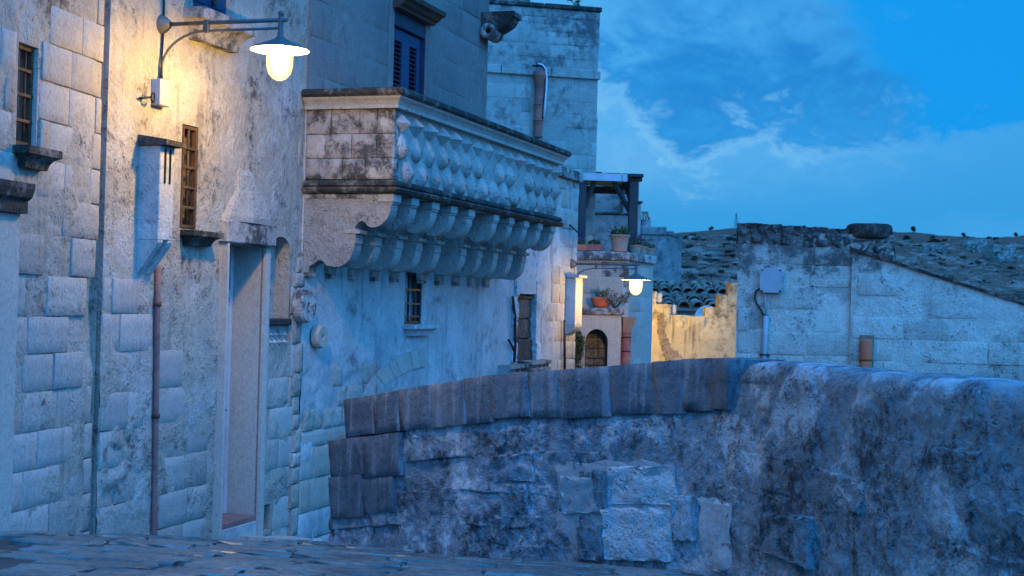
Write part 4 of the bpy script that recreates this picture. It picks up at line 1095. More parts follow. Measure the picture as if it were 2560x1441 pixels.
# ------------------------------------------------------------------ terrace house with the arched niche
FD = corner_frame(1572, 700, 25.6, (1, .05))
FDR = Frame((FD.P.x, FD.P.y), (.37, 1))
def terrace_house():
    L = 4.2; q = FD.P - FD.d * L; F = Frame((q.x, q.y), (FD.d.x, FD.d.y))
    root = F.root('terrace_house', 'lamp lit stone house with a flat terrace of flowerpots and a small arched niche', 'house')
    zc1, zc0 = F.z(1520, 630), F.z(1520, 652)
    LR = FDR.u(1630, 800)
    disp = lambda u, z: n2(u, z, 1.2, 4, 71) * .014 + n2(u, z, 6, 3, 72) * .006
    sheet('wall', M['jamb'], root, 0, L, -7, zc0, .05, [], disp, body=(-.4, -1.4))
    courses(root, [M['jamb'], M['balc_side'], M['block_fresh']], 1.2, L + .01, -2.8, zc0 - .02, .29, (.40, .75), lambda u, z: random.uniform(-.006, .008), thick=.06)
    # right-hand face
    side = empty('side_wall', (L, 0, 0), FDR.rz - F.rz, parent=root)
    sheet('side_face', M['jamb'], side, 0, LR, -7, zc0, .05, [], disp, body=(-.4, -1.0))
    courses(side, [M['jamb'], M['block_fresh']], .0, LR, -2.8, zc0 - .02, .29, (.36, .6), lambda u, z: random.uniform(-.006, .008), thick=.06)
    e = np.linspace(1.0, L, 4)
    for k in range(3): MB().box(e[k], e[k + 1] - (.012 if k < 2 else 0), -.07, .45, zc0 + .003, zc1 + random.uniform(-.008, .008), .015).build('coping_stone', M['balc_side'], root)
    e = np.linspace(.0, LR + .05, 6)
    for k in range(5): MB().box(e[k], e[k + 1] - .012, -.07, .45, zc0 + .003, zc1 + random.uniform(-.012, .008), .015).build('coping_stone', M['balc_side'], side)
    MB().box(0, L, .45, 5.0, zc0 - .3, zc0 - .1).build('terrace_floor', M['balc_side'], root)
    # arched niche block standing out at the foot
    n1 = F.u(1553, 800, .55); zl = F.z(1500, 770, .55); wd = .55
    op = (F.u(1462, 880, wd), F.u(1519, 880, wd), F.z(1490, 960, wd), F.z(1490, 823, wd))
    uc = (op[0] + op[1]) / 2; hw = (op[1] - op[0]) / 2; zs = op[3] - hw * 1.15
    blk = empty('niche_block', (0, -wd, 0), 0, parent=root)
    d2 = lambda u, z: n2(u, z, 1.5, 4, 75) * .03 + n2(u, z, 6, 3, 76) * .008
    sheet('niche_wall', M['jamb'], blk, 1.3, n1, -7, zl - .13, .04, [op], d2, body=(-.40, -.50))
    MB().box(n1 - .003, n1, .0, .45, -7, zl - .13).build('niche_side', M['jamb'], blk)
    w = recess('niche', M['cave'], blk, op, .35, M['cave'])
    arch = [(op[0] - .002, op[3] + .002), (op[0] - .002, zs)] + [(uc - hw * cos(a) * 1.0, zs + (op[3] - zs) * sin(a)) for a in np.linspace(.001, pi - .001, 14)] + [(op[1] + .002, zs), (op[1] + .002, op[3] + .002)]
    MB().prism_w(arch, -.30, .012).build('niche_arch', M['jamb'], blk)
    z = -3.2
    while z < op[3] - .1:
        h = random.uniform(.12, .2); u = op[0]
        while u < op[1] - .05:
            l = random.uniform(.14, .30); stone(M['cave'], blk, u, min(u + l, op[1]) - .012, z, z + h - .012, -.31, .08, 'niche_stone'); u += l
        z += h
    e = np.linspace(1.3, n1 + .05, 4)
    for k in range(3): MB().box(e[k], e[k + 1] - .012, -.05, .52, zl - .125, zl + random.uniform(-.012, .004), .02).build('ledge_stone', M['balc_side'], blk)
    # drain with stone hopper
    ud = F.u(1566, 850, .09); zz = [F.z(1566, y, .09) for y in (793, 825, 845, 880, 915, 960)]
    MB().add([(ud - .09, .02, zz[0]), (ud + .15, .02, zz[0]), (ud + .15, -.24, zz[0]), (ud - .09, -.24, zz[0]), (ud - .07, .02, zz[1] - .05), (ud + .07, .02, zz[1] - .05), (ud + .07, -.12, zz[1] - .05), (ud - .07, -.12, zz[1] - .05)], [(0, 1, 2, 3), (7, 6, 5, 4), (0, 4, 5, 1), (1, 5, 6, 2), (2, 6, 7, 3), (3, 7, 4, 0)]).build('drain_hopper', M['palepot'], root)
    zz[1] -= .05
    for a, c in zip(zz[1:-1], zz[2:]): MB().lathe([(.085, a - .004), (.080, c), (.090, c + .02)], (ud, -.09, 0), 14).build('drain_pipe', M['drain'], root)
    return F, zc1, zl, wd
FDW, ZD1, ZL, WL = terrace_house()

# ------------------------------------------------------------------ pots and plants
def blade_mesh(name, mat, L, wd, curl, n=6):
    m = MB(); vs_ = []
    for i in range(n + 1):
        t = i / n; x = L * sin(curl * t) / max(curl, .05) if curl > .05 else L * t * .2
        z = L * (1 - cos(curl * t)) / max(curl, .05) if False else L * t * cos(curl * t * .8); x = L * t * sin(curl * t * .8 + .12)
        w_ = wd * (1 - t ** 2.5) * (.55 + .9 * t * (1 - t) * 2); vs_ += [(x, -w_ / 2, z + w_ * .15), (x + .0, 0, z), (x, w_ / 2, z + w_ * .15)]
    fs = []
    for i in range(n): a = 3 * i; fs += [(a, a + 1, a + 4, a + 3), (a + 1, a + 2, a + 5, a + 4)]
    me = m.add(vs_, fs, True).mesh(name); me.materials.append(mat); return me
BL = [blade_mesh('leaf', M['leaf'], .30, .050, c) for c in (.3, .7, 1.1, 1.5)] + [blade_mesh('leaf', M['leafpale'], .30, .048, c) for c in (.6, 1.0)]
def pot_mesh(r0, r1, h, lip=.03):
    return [(.001, .0), (r0, 0), (r0 * 1.03, h * .06), (r0 * 1.04, h * .2), ((r0 + r1) / 2 * .97, h * .55), (r1 * .92, h * .82), (r1 * 1.0, h * .88), (r1 * 1.08, h * .93), (r1 * 1.08, h), (r1 * .95, h), (r1 * .93, h * .90), (.001, h * .88)]
def bush(root, c, rx, ry, rz, n, leaf, mat, seed, name='foliage'):
    rs = random.Random(seed); m = MB()
    for k in range(n):
        d = Vector((rs.gauss(0, 1), rs.gauss(0, 1), rs.gauss(0, 1))).normalized() * rs.uniform(.45, 1.05)
        q = Vector((c[0] + d.x * rx, c[1] + d.y * ry, c[2] + d.z * rz))
        d1 = Vector([rs.uniform(-1, 1) for _ in range(3)]).normalized() * leaf; d2 = d1.cross(Vector([rs.uniform(-1, 1) for _ in range(3)])).normalized() * leaf * .45
        m.add([q - d1, q + d2, q + d1, q - d2], [(0, 1, 2, 3)])
    return m.build(name, mat, root, fix=False)
def plant_pot(p, rz, label, prof=None, box=None, mat=None, blades=0, bscale=1.0, bushy=None, flowers=0, saucer=False, seed=1, group='pots on the terrace coping', cat='flowerpot'):
    rs = random.Random(seed); root = empty('potted_plant', p, rz, label, cat, group)
    if prof:
        MB().lathe(prof, (0, 0, .012 if saucer else 0), 22).build('pot', mat, root); top = prof[-1][1]; rr = prof[-3][0] * .7
        if saucer: MB().lathe([(.001, 0), (prof[1][0] * 1.1, 0), (prof[1][0] * 1.15, .03), (prof[1][0] * 1.0, .03)], (0, 0, .002), 22).build('saucer', M['terracotta'], root)
    else:
        m = MB().box(-box[0], box[0], -box[1], box[1], 0, box[2], .012); m.build('planter', mat, root); top = box[2]; rr = min(box[0], box[1]) * .8
        MB().box(-box[0] * .9, box[0] * .9, -box[1] * .85, box[1] * .85, box[2], box[2] + .008).build('soil', M['soil'], root)
    for k in range(blades):
        o = link('leaf', rs.choice(BL), None, root); a = rs.uniform(0, 2 * pi); r = rr * rs.uniform(.1, .7)
        sx = 1.0 if prof else box[0] / box[1]
        o.location = (cos(a) * r * sx, sin(a) * r, top - .015); o.rotation_euler = (rs.uniform(-.2, .2), rs.uniform(-.1, .3), a); s = bscale * rs.uniform(.65, 1.15); o.scale = (s, s, s)
    if bushy: bush(root, (0, 0, top + bushy[2] * .6), *bushy[:3], bushy[3], bushy[4], bushy[5], seed + 5)
    if flowers:
        m = MB()
        for k in range(flowers):
            q = Vector((rs.uniform(-1, 1) * rr * 1.2, rs.uniform(-1, 1) * rr, top + rs.uniform(.06, .20)))
            for j in range(5):
                a = 2 * pi * j / 5; e = .022; m.add([q, q + Vector((cos(a) * e, -.012, sin(a) * e)), q + Vector((cos(a + .9) * e, -.012, sin(a + .9) * e))], [(0, 1, 2)])
        m.build('flower', M['flower'], root, fix=False)
    return root
def on_coping(px, py=640, w=-.12):
    u, _ = FDW.hit(px, py, w); return FDW.w3(u, w, ZD1 + .004)
def on_side(px, w=-.12):
    u, _ = FDR.hit(px, 640, w); q = FDR.w3(u, w, ZD1 + .004); return q
plant_pot(on_coping(1548), 0, 'large pale terracotta pot of strap leaved green plant on the terrace corner', prof=pot_mesh(.135, .185, .30), mat=M['palepot'], blades=34, bscale=1.0, bushy=(.20, .17, .09, 260, .035, M['leaf']), saucer=True, seed=4)
plant_pot(on_coping(1451), FD.rz, 'small orange terracotta trough with dark purple flowers beside the terrace wall', box=(.115, .085, .12), mat=M['terracotta'], bushy=(.11, .08, .07, 130, .025, M['ivy']), flowers=7, seed=8)
plant_pot(on_coping(1484), FD.rz, 'brown planter with spiky leaves between the orange trough and the large pot', box=(.14, .09, .125), mat=M['drain'], blades=16, bscale=.62, bushy=(.13, .08, .05, 120, .03, M['ivy']), seed=11)
plant_pot(on_side(1588), 0, 'small pot with purple flowers right behind the large terracotta pot', prof=pot_mesh(.085, .115, .16), mat=M['palepot'], bushy=(.15, .13, .11, 240, .026, M['ivy']), flowers=16, seed=15)
plant_pot(on_side(1604), 0, 'middle one of the three small terracotta pots, with a round grey green bush', prof=pot_mesh(.085, .115, .16), mat=M['palepot'], bushy=(.16, .15, .15, 320, .022, M['ivy']), seed=19)
plant_pot(on_side(1623), 0, 'last small terracotta pot on the right end of the terrace coping', prof=pot_mesh(.085, .115, .15), mat=M['palepot'], blades=5, bscale=.4, bushy=(.12, .12, .08, 180, .022, M['ivy']), seed=23)
u, _ = FDW.hit(1503, 768, .30)
plant_pot(FDW.w3(u, .30, ZL + .006), 0, 'terracotta bowl of aloe on the ledge over the arched niche', prof=[(.001, 0), (.12, 0), (.15, .05), (.185, .13), (.20, .155), (.20, .18), (.185, .18), (.17, .15), (.001, .15)], mat=M['terracotta'], blades=26, bscale=.85, seed=27, group=None, cat='flower bowl')
u, _ = FDW.hit(1536, 770, .45)
weed('dry_creeper', 'tangle of dry brown stems at the right end of the niche ledge', 'dry plant', FDW.w3(u, .5, ZL - .02), .34, 26, M['dry'], 1.1, .035, 5)
for px, h in ((1446, 880),):
    u, z = FDW.hit(px, 900, .7); r = empty('climbing_plant', FDW.w3(u, .68, z), 0, 'dull green climbing plant between the lit wall end and the arched niche', 'climbing plant')
    MB().tube([(0, 0, -.9), (.02, 0, -.2), (-.02, 0, .5)], [.02, .016, .008], 6).build('stem', M['dry'], r)
    bush(r, (-.02, 0, .26), .13, .13, .30, 900, .030, M['ivy'], 33); bush(r, (.02, .02, -.25), .08, .08, .35, 260, .024, M['dry'], 34, 'dead_foliage')

# ------------------------------------------------------------------ timber pergola on the terrace
def pergola():
    Y = 27.6; Fp = Frame((at(1583, 500, Y).x, Y), (1, .06)); 
    u0, u1 = Fp.u(1460, 500), 0.0
    root = empty('pergola', (Fp.P.x, Fp.P.y, 0), Fp.rz, 'dark timber pergola with an amber canvas roof on the terrace', 'pergola')
    zb = ZD1 - .45; zt = Fp.z(1583, 462); dp = 2.2
    for nm, (u, y) in enumerate(((u0 - .05, .0), (u1, .0))):
        MB().box(u - .085, u + .085, y - .085, y + .085, zb, zt + .057, .01).build('post', M['pergola'], root)
    for y in (0, dp): MB().box(u0 - .8, u1 + .16, y - .06, y + .06, zt + (.06 if y == 0 else -.02), zt + .13, .008).build('beam', M['pergola'], root)
    for u in (u0 - .05, u1): MB().box(u - .055, u + .055, .063, dp - .063, zt, zt + .125, .008).build('beam', M['pergola'], root)
    MB().box(u1 - .12, u1 + .17, -.16, .063, zt + .133, zt + .20, .01).build('beam_end', M['pergola'], root)
    def brace(a, c): MB().tube([a, c], .05, 4, smooth=False).build('brace', M['pergola'], root)
    brace((u1 - .07, 0, zt - .52), (u1 - .40, 0, zt + .06)); brace((u0 + .02, 0, zt - .46), (u0 + .20, 0, zt + .06)); brace((u0 - .12, 0, zt - .40), (u0 - .50, 0, zt + .06)); brace((u1 - .02, .08, zt - .40), (u1 - .02, .75, zt))
    m = MB(); n = 10; us = np.linspace(u0 - .8, u1 + .1, n); 
    vs_ = [(u, y, zt + .14 + .03 * sin(k * 1.3) * (0 if y in (0, dp) else 1)) for k, u in enumerate(us) for y in (-.1, dp * .33, dp * .66, dp + .1)]
    m.add(vs_, [(4 * i + j, 4 * i + j + 1, 4 * (i + 1) + j + 1, 4 * (i + 1) + j) for i in range(n - 1) for j in range(3)], True); m.build('canvas', M['canvas'], root, fix=False)
    e = [u0 - .8, u0 - .12, u0 + .72, u1 - .13]
    for k in range(3): MB().box(e[k], e[k + 1] - .012, -.14, -.125, zt + .045, zt + .185).build('fascia_panel', M['whitepaint'], root)
pergola()

# ------------------------------------------------------------------ houses behind
def back_house():
    Y = 40.0; F = Frame((at(1462, 560, Y).x, Y), (1, .04))
    root = F.root('back_house', 'weathered white plastered house seen through the pergola', 'house')
    u1 = F.u(1597, 500); zt = F.z(1540, 442)
    d = lambda u, z: n2(u, z, .8, 4, 81) * .02
    sheet('wall', M['far'], root, 0, u1, -4, zt, .12, [], d, body=(-.3, -4))
    for k in range(3): MB().box(u1 * k / 3, u1 * (k + 1) / 3 - .012, -.10, .4, zt + .003, zt + .09, .02).build('coping_stone', M['crusted'], root)
    MB().box(-.2, F.u(1505, 435), -.05, .5, zt + .093, F.z(1490, 430), .03).build('chimney_stub', M['crusted'], root)
    # lower wing in front
    a, c, z1 = F.u(1478, 560), F.u(1566, 560), F.z(1520, 541)
    MB().box(a, c, -.7, -.03, -4, z1, .02).build('lower_wing', M['far'], root)
    MB().box(a - .03, c + .03, -.75, -.03, z1 + .003, z1 + .07, .02).build('coping_stone', M['crusted'], root)
    MB().box(F.u(1522, 530), F.u(1534, 530), -.12, .0, F.z(1528, 541), F.z(1528, 531), .01).build('waterspout', M['crusted'], root)
    b0 = F.u(1554, 500); MB().box(b0, u1 + .002, -.5, -.03, -4, F.z(1575, 512), .02).build('corner_buttress', M['far'], root)
    MB().box(b0 - .06, u1 + .05, -.58, -.03, F.z(1575, 511), F.z(1575, 506), .02).build('buttress_cap', M['crusted'], root)
    courses(root, M['far'], .1, u1 - .1, -.5, zt - .1, .3, (.5, .8), lambda u, z: random.uniform(-.02, .012), [(a, c, -4, z1), (b0, u1 + 1, -4, F.z(1575, 506))], thick=.06)
back_house()
def chimney_house():
    Y = 46.0; F = Frame((at(1575, 650, Y).x, Y), (1, -.04))
    root = F.root('chimney_house', 'dim blue stone house with a stepped top and a pierced chimney pot', 'house')
    x = lambda px, py=600: F.u(px, py)
    zt = F.z(1650, 589); u1 = x(1704, 650)
    dn = lambda u, z: n2(u, z, .7, 4, 85) * .03
    sheet('wall', M['far'], root, 0, u1, -9, zt, .12, [(x(1632, 708), x(1672, 708), F.z(1650, 712), F.z(1650, 703))], dn, body=(-.5, -4))
    recess('window', M['far'], root, (x(1632, 708), x(1672, 708), F.z(1650, 712), F.z(1650, 703)), .3, M['dark'])
    MB().box(0, x(1666), -.06, 1.5, zt + .003, F.z(1640, 567), .03).build('parapet_step', M['far'], root)
    MB().box(x(1666) + .01, x(1684), -.06, 1.5, zt + .003, F.z(1672, 578), .03).build('parapet_step', M['far'], root)
    courses(root, M['far'], .1, u1, -2, zt - .05, .32, (.5, .85), lambda u, z: random.uniform(-.025, .015), [(x(1628, 708), x(1676, 708), F.z(1650, 716), F.z(1650, 699))], thick=.07)
    # chimney: square stack, leaning legs of tile under a small cap
    c0, c1 = x(1598, 560), x(1627, 560); zb, zm, zc = F.z(1612, 572), F.z(1612, 549), F.z(1612, 533)
    ch = MB().box(c0, c1, .1, .1 + (c1 - c0), zb, zm, .02).build('chimney', M['far'], root)
    cx, cy = (c0 + c1) / 2, .1 + (c1 - c0) / 2; h = (c1 - c0) / 2
    for sx in (-1, -.33, .33, 1):
        for sy in (-1, 1):
            MB().tube([(cx + sx * h * .85, cy + sy * h * .85, zm), (cx + sx * h * .45, cy + sy * h * .45, zc)], .028, 6).build('chimney_leg', M['palepot'], ch)
    MB().box(cx - h * .6, cx + h * .6, cy - h * .6, cy + h * .6, zc, zc + .06, .02).build('chimney_cap', M['drain'], ch)
chimney_house()

# ------------------------------------------------------------------ tiled roofs and the yellow-lit wall
def tiled_house(label, Y, pxa, pxb, y_eave, y_ridge, rows, depth, seed):
    F = Frame((at(pxa, y_eave, Y).x, Y), (1, .02)); L = F.u(pxb, y_eave)
    root = F.root('tiled_house', label, 'house')
    z0, = [F.z((pxa + pxb) / 2, y_eave)]
    r = ray((pxa + pxb) / 2, y_ridge); z1 = EYE.z + r.z / r.y * (Y + depth)
    z1 = max(z1, z0 + depth * .22)
    MB().box(0, L, .12, depth * 2, -9, z0 - .05).build('wall', M['far'], root)
    m = MB().add([(-.05, -.05, z0), (L + .05, -.05, z0), (L + .05, depth, z1), (-.05, depth, z1), (-.05, -.05, z0 - .06), (L + .05, -.05, z0 - .06), (L + .05, depth, z1 - .06), (-.05, depth, z1 - .06), (-.05, depth * 2, z0), (L + .05, depth * 2, z0)], [(0, 1, 2, 3), (4, 7, 6, 5), (0, 4, 5, 1), (0, 3, 7, 4), (1, 5, 6, 2), (3, 2, 9, 8)])
    m.build('roof_deck', M['tile'], root, fix=False)
    rs = random.Random(seed); sl = atan2(z1 - z0, depth); TL = depth / cos(sl) / rows; n = 8
    tm = []
    for v in range(4):
        mm = MB(); vs_ = []
        for y, rr in ((0, .150), (1, .115)):
            for k in range(n + 1):
                a = pi * k / n; vs_.append((cos(a) * rr, y, sin(a) * rr))
            for k in range(n + 1):
                a = pi * k / n; vs_.append((cos(a) * (rr - .018), y, sin(a) * (rr - .018)))
        q = n + 1
        fs = [(k, k + 1, 2 * q + k + 1, 2 * q + k) for k in range(n)] + [(q + k, 3 * q + k, 3 * q + k + 1, q + k + 1) for k in range(n)] + [(k, q + k, q + k + 1, k + 1) for k in range(n)]
        me = mm.add(vs_, fs, True).mesh('roof_tile'); me.materials.append(M['tile']); tm.append(me)
    nc = int(L / .30)
    for i in range(nc):
        for j in range(rows):
            o = link('roof_tile', rs.choice(tm), None, root); t = j / rows
            o.location = ((i + .5) * L / nc + rs.uniform(-.015, .015), -.06 + depth * t, z0 + (z1 - z0) * t - .01 + .03 * rs.random()); o.rotation_euler = (sl - .03 + rs.uniform(-.03, .03), 0, rs.uniform(-.08, .08)); o.scale = (1, TL * 1.12, rs.uniform(.85, 1.1))
    return F, root
tiled_house('nearer tiled roof, its tile ends just over the yellow lit wall', 34.0, 1655, 1835, 772, 752, 4, 1.4, 3)
tiled_house('farther tiled roof of dark blue tiles below the hillside', 38.0, 1620, 1850, 735, 712, 3, 1.3, 9)
def satellite_dish():
    p = at(1768, 800, 32.3); root = empty('satellite_dish', (p.x, p.y, p.z), R(18), 'white satellite dish half hidden behind the yellow lit wall', 'satellite dish')
    prof = [(.001, .10), (.12, .09), (.24, .05), (.31, .0), (.325, .0), (.325, .02), (.25, .075), (.12, .115), (.001, .125)]
    MB().lathe(prof, (0, 0, 0), 32, 'y').build('reflector', M['dish'], root)
    MB().tube([(0, .12, 0), (0, .35, -.1), (0, .35, -1.6)], .025, 8).build('mast', M['pvc'], root)
    MB().tube([(0, .02, -.30), (0, -.38, -.05)], .012, 6).build('feed_arm', M['pvc'], root)
satellite_dish()
def yellow_wall():
    Y = 30.0; F = Frame((at(1618, 800, Y).x, Y), (1, .02))
    root = F.root('stepped_wall', 'stepped stone wall glowing yellow in the light of a hidden lamp', 'wall')
    steps = [(1600, 1640, 728), (1640, 1676, 757), (1676, 1764, 787), (1764, 1796, 766), (1796, 1822, 738), (1822, 1860, 708)]
    lev = [(F.u(a, y), F.u(c, y), F.z((a + c) / 2, y)) for a, c, y in steps]
    for k in range(len(lev) - 1): lev[k] = (lev[k][0], lev[k + 1][0], lev[k][2])
    zmin = min(l[2] for l in lev) - .25
    d = lambda u, z: n2(u, z, 1.0, 4, 91) * .012
    u0, u1 = lev[0][0], lev[-1][1]
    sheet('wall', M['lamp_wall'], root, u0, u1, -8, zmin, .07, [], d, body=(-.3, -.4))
    for a, c, z in lev:
        n_ = max(1, int(round((c - a) / .42)))
        for q in range(n_):
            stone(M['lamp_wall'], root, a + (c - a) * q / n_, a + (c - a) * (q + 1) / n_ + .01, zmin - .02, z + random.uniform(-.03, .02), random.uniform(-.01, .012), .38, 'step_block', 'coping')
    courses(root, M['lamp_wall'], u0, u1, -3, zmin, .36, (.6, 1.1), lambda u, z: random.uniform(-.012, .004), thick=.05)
    # grey blocks and the dark rubble scar
    MB().box(F.u(1638, 740), F.u(1658, 740), .1, .45, lev[1][2], F.z(1648, 733), .02).build('loose_block', M['balc'], root)
    MB().box(F.u(1676, 775), F.u(1693, 775), .1, .45, lev[2][2], F.z(1684, 762), .02).build('loose_block', M['balc'], root)
    for px, py, s in ((1651, 795, .07), (1654, 812, .085), (1652, 828, .08), (1656, 842, .08), (1660, 854, .09), (1664, 868, .10), (1668, 880, .10), (1678, 893, .13), (1688, 900, .13), (1683, 885, .09)):
        u, z = F.hit(px, py); o = stone(M['cave'], root, u - s, u + s, z - s * .8, z + s * .8, .03, .10, 'scar_stone', 'rough')
    return F
FY = yellow_wall()
# the lamp that lights it hangs round the corner of the terrace house
_e = FDR.w3(FDR.u(1630, 800), 0, 0)
FH = Frame((_e.x, _e.y), (-1, .02))
_q = FH.w3(.30, 0, at(1600, 735, 27.2).z)
street_lamp(Frame((_q.x, _q.y), (-1, .02)), 1280 + F_PX * _q.x / _q.y, 735, .85, 'lit street lamp hidden round the terrace house corner, lighting the yellow wall', box=False, globe='globe_hid', cable=False)
# ------------------------------------------------------------------ gabled house on the right
FR_ = corner_frame(1843, 700, 18.0, (1, -.175))
def gable_house():
    F = FR_
    root = F.root('gabled_house', 'large pale stone house on the right with a long sloping gable wall', 'house')
    ug = F.u(2128, 700); uw = F.u(2236, 620)
    zt = F.z(2000, 584); u2 = F.u(2640, 700)
    d = lambda u, z: n2(u, z, 1.4, 4, 101) * .012 + n2(u, z, 6, 4, 102) * .005
    sheet('wall', M['gable'], root, 0, uw, -8, zt, .045, [], d, body=(-.35, -5))
    ic = [(F.u(1846, 560), 0)]
    def prot(u, z): return None if float(n2([u], [z], 1.0, 2, 103)[0]) < -.38 else random.uniform(-.004, .016)
    courses(root, M['gable'], .01, ug - .01, -.6, F.z(2000, 612) - .02, .272, (.38, .70), prot, joint=.014, thick=.06)
    # rough top course, broken skyline
    tops = [(1845, 1905, 560), (1906, 1953, 562), (1956, 2012, 566), (2013, 2068, 570), (2069, 2122, 574), (2124, 2180, 600), (2181, 2236, 604)]
    for a, c, y in tops:
        ua, uc = F.u(a, y), F.u(c, y); zz = F.z((a + c) / 2, y)
        stone(M['crest'], root, ua - .018, uc + .018, F.z((a + c) / 2, y + 48), zz + .01, .03 + random.uniform(-.012, .02), .5, 'crest_stone', 'rough')
    # thick round edged slab lying on the crest
    a, c = F.u(2118, 580), F.u(2236, 580); z0, z1 = F.z(2180, 601), F.z(2180, 563)
    m = MB(); N = 26; vs_ = []
    prof = [(.90, 0), (1.0, .15), (1.0, .72), (.96, .90), (.86, 1.0), (.001, 1.04)]
    for r, h in prof:
        for k in range(N):
            t = 2 * pi * k / N; ex = abs(cos(t)) ** .6 * (1 if cos(t) > 0 else -1); ey = abs(sin(t)) ** .8 * (1 if sin(t) > 0 else -1)
            q = random.uniform(.985, 1.015); vs_.append(((a + c) / 2 + ex * r * (c - a) / 2 * q, .28 + ey * r * .36 * q, z0 + .02 + (z1 - z0) * h * random.uniform(.985, 1.01)))
    m.add(vs_, [(i * N + k, i * N + (k + 1) % N, (i + 1) * N + (k + 1) % N, (i + 1) * N + k) for i in range(len(prof) - 1) for k in range(N)] + [tuple(range(N))[::-1]], True)
    m.build('crest_slab', M['crusted'], root, fix=True)
    # sloping gable, a hand's width in front
    zg0, zg1 = F.z(2130, 626, .05), F.z(2560, 764, .05); ue = F.u(2560, 764, .05)
    top = lambda u: zg0 + (np.asarray(u) - ug) * (zg1 - zg0) / (ue - ug)
    g = empty('gable', (0, -.05, 0), 0, parent=root)
    d2 = lambda u, z: n2(u, z, 1.3, 4, 105) * .012 + n2(u, z, 6, 4, 106) * .005
    sheet('gable_wall', M['gable'], g, ug, u2, -8, zg0 + .02, .045, [], d2, top=top, body=(-.30, -.45))
    courses(g, M['gable'], ug + .01, u2 - .01, -.6, zg0 - .02, .278, (.42, .80), prot, joint=.014, thick=.06, top=lambda u: top(u) - .03)
    sl = (zg1 - zg0) / (ue - ug); n = 15; e = np.linspace(ug - .03, u2, n)
    for k in range(n - 1):
        pts = [(e[k], top(e[k]) + .004), (e[k + 1] - .008, top(e[k + 1]) + .004), (e[k + 1] - .008, top(e[k + 1]) + .036), (e[k], top(e[k]) + .036)]
        MB().prism_w([(float(x), float(y)) for x, y in pts], -.45, .035 + random.uniform(-.01, .006)).build('coping_tile', M['crusted'], g)
    # clay pipe stub let into the wall
    up = F.u(2165, 880); zz = [F.z(2165, y) for y in (848, 902, 960)]
    MB().box(up - .085, up + .085, -.058, -.04, zz[2], zz[0] + .05, .006).build('pipe_recess', M['cave'], g)
    for a, c in ((zz[0], zz[1] + .004), (zz[1] - .004, zz[2])): MB().lathe([(.001, a), (.066, a), (.074, a - .03), (.078, c + .03), (.072, c), (.001, c)], (up, -.055, 0), 18).build('clay_pipe', M['terracotta'], g)
    return root
gable_house()
def junction_box():
    F = FR_; u, z = F.hit(1928, 702); p = F.w3(u, .005, z)
    root = empty('junction_box', p, F.rz, 'grey plastic junction box and conduit fixed to the left of the gabled house', 'junction box')
    w, h = .148, .158
    pts = []
    for k in range(28):
        a = 2 * pi * k / 28; ex = abs(cos(a)) ** .38 * (1 if cos(a) > 0 else -1); ez = abs(sin(a)) ** .38 * (1 if sin(a) > 0 else -1)
        pts.append((ex * w * (1.0 - .10 * abs(ez) ** 2 * (1 if ez > 0 else .6)), ez * h))
    b = MB().prism_w(pts, 0, .075); b.prism_w([(x * .96, y * .96) for x, y in pts], .075, .088); bx = b.build('box', M['pvc'], root)
    for sx in (-1, 1):
        for sz in (-1, 1): MB().lathe([(.001, -.095), (.011, -.095), (.011, -.08)], (sx * w * .75, 0, sz * h * .82), 8, 'y').build('screw', M['iron'], bx)
    ub = F.u(1914, 830) - u; zs = [F.z(1914, y) - z for y in (735, 790, 895, 960)]
    MB().tube([(ub - .02, -.035, zs[0]), (ub + .005, -.035, zs[1])], .012, 8).build('thin_conduit', M['pvc'], root)
    MB().tube([(ub, -.04, zs[1]), (ub - .01, -.04, zs[2]), (ub - .02, -.04, zs[3])], .034, 12).build('conduit', M['pvc'], root)
    pts = [(-.135, -.03, -.10), (-.19, -.03, -.14), (-.20, -.03, -.22), (-.17, -.03, -.30), (-.12, -.03, -.37), (ub + .0, -.035, zs[1] - .06)]
    MB().tube(pts, .013, 8).build('cable', M['cableblack'], root)
    MB().box(ub - .07, ub + .055, -.078, .01, zs[2] + .03, zs[2] + .05, .004).build('clip', M['iron'], root)
junction_box()

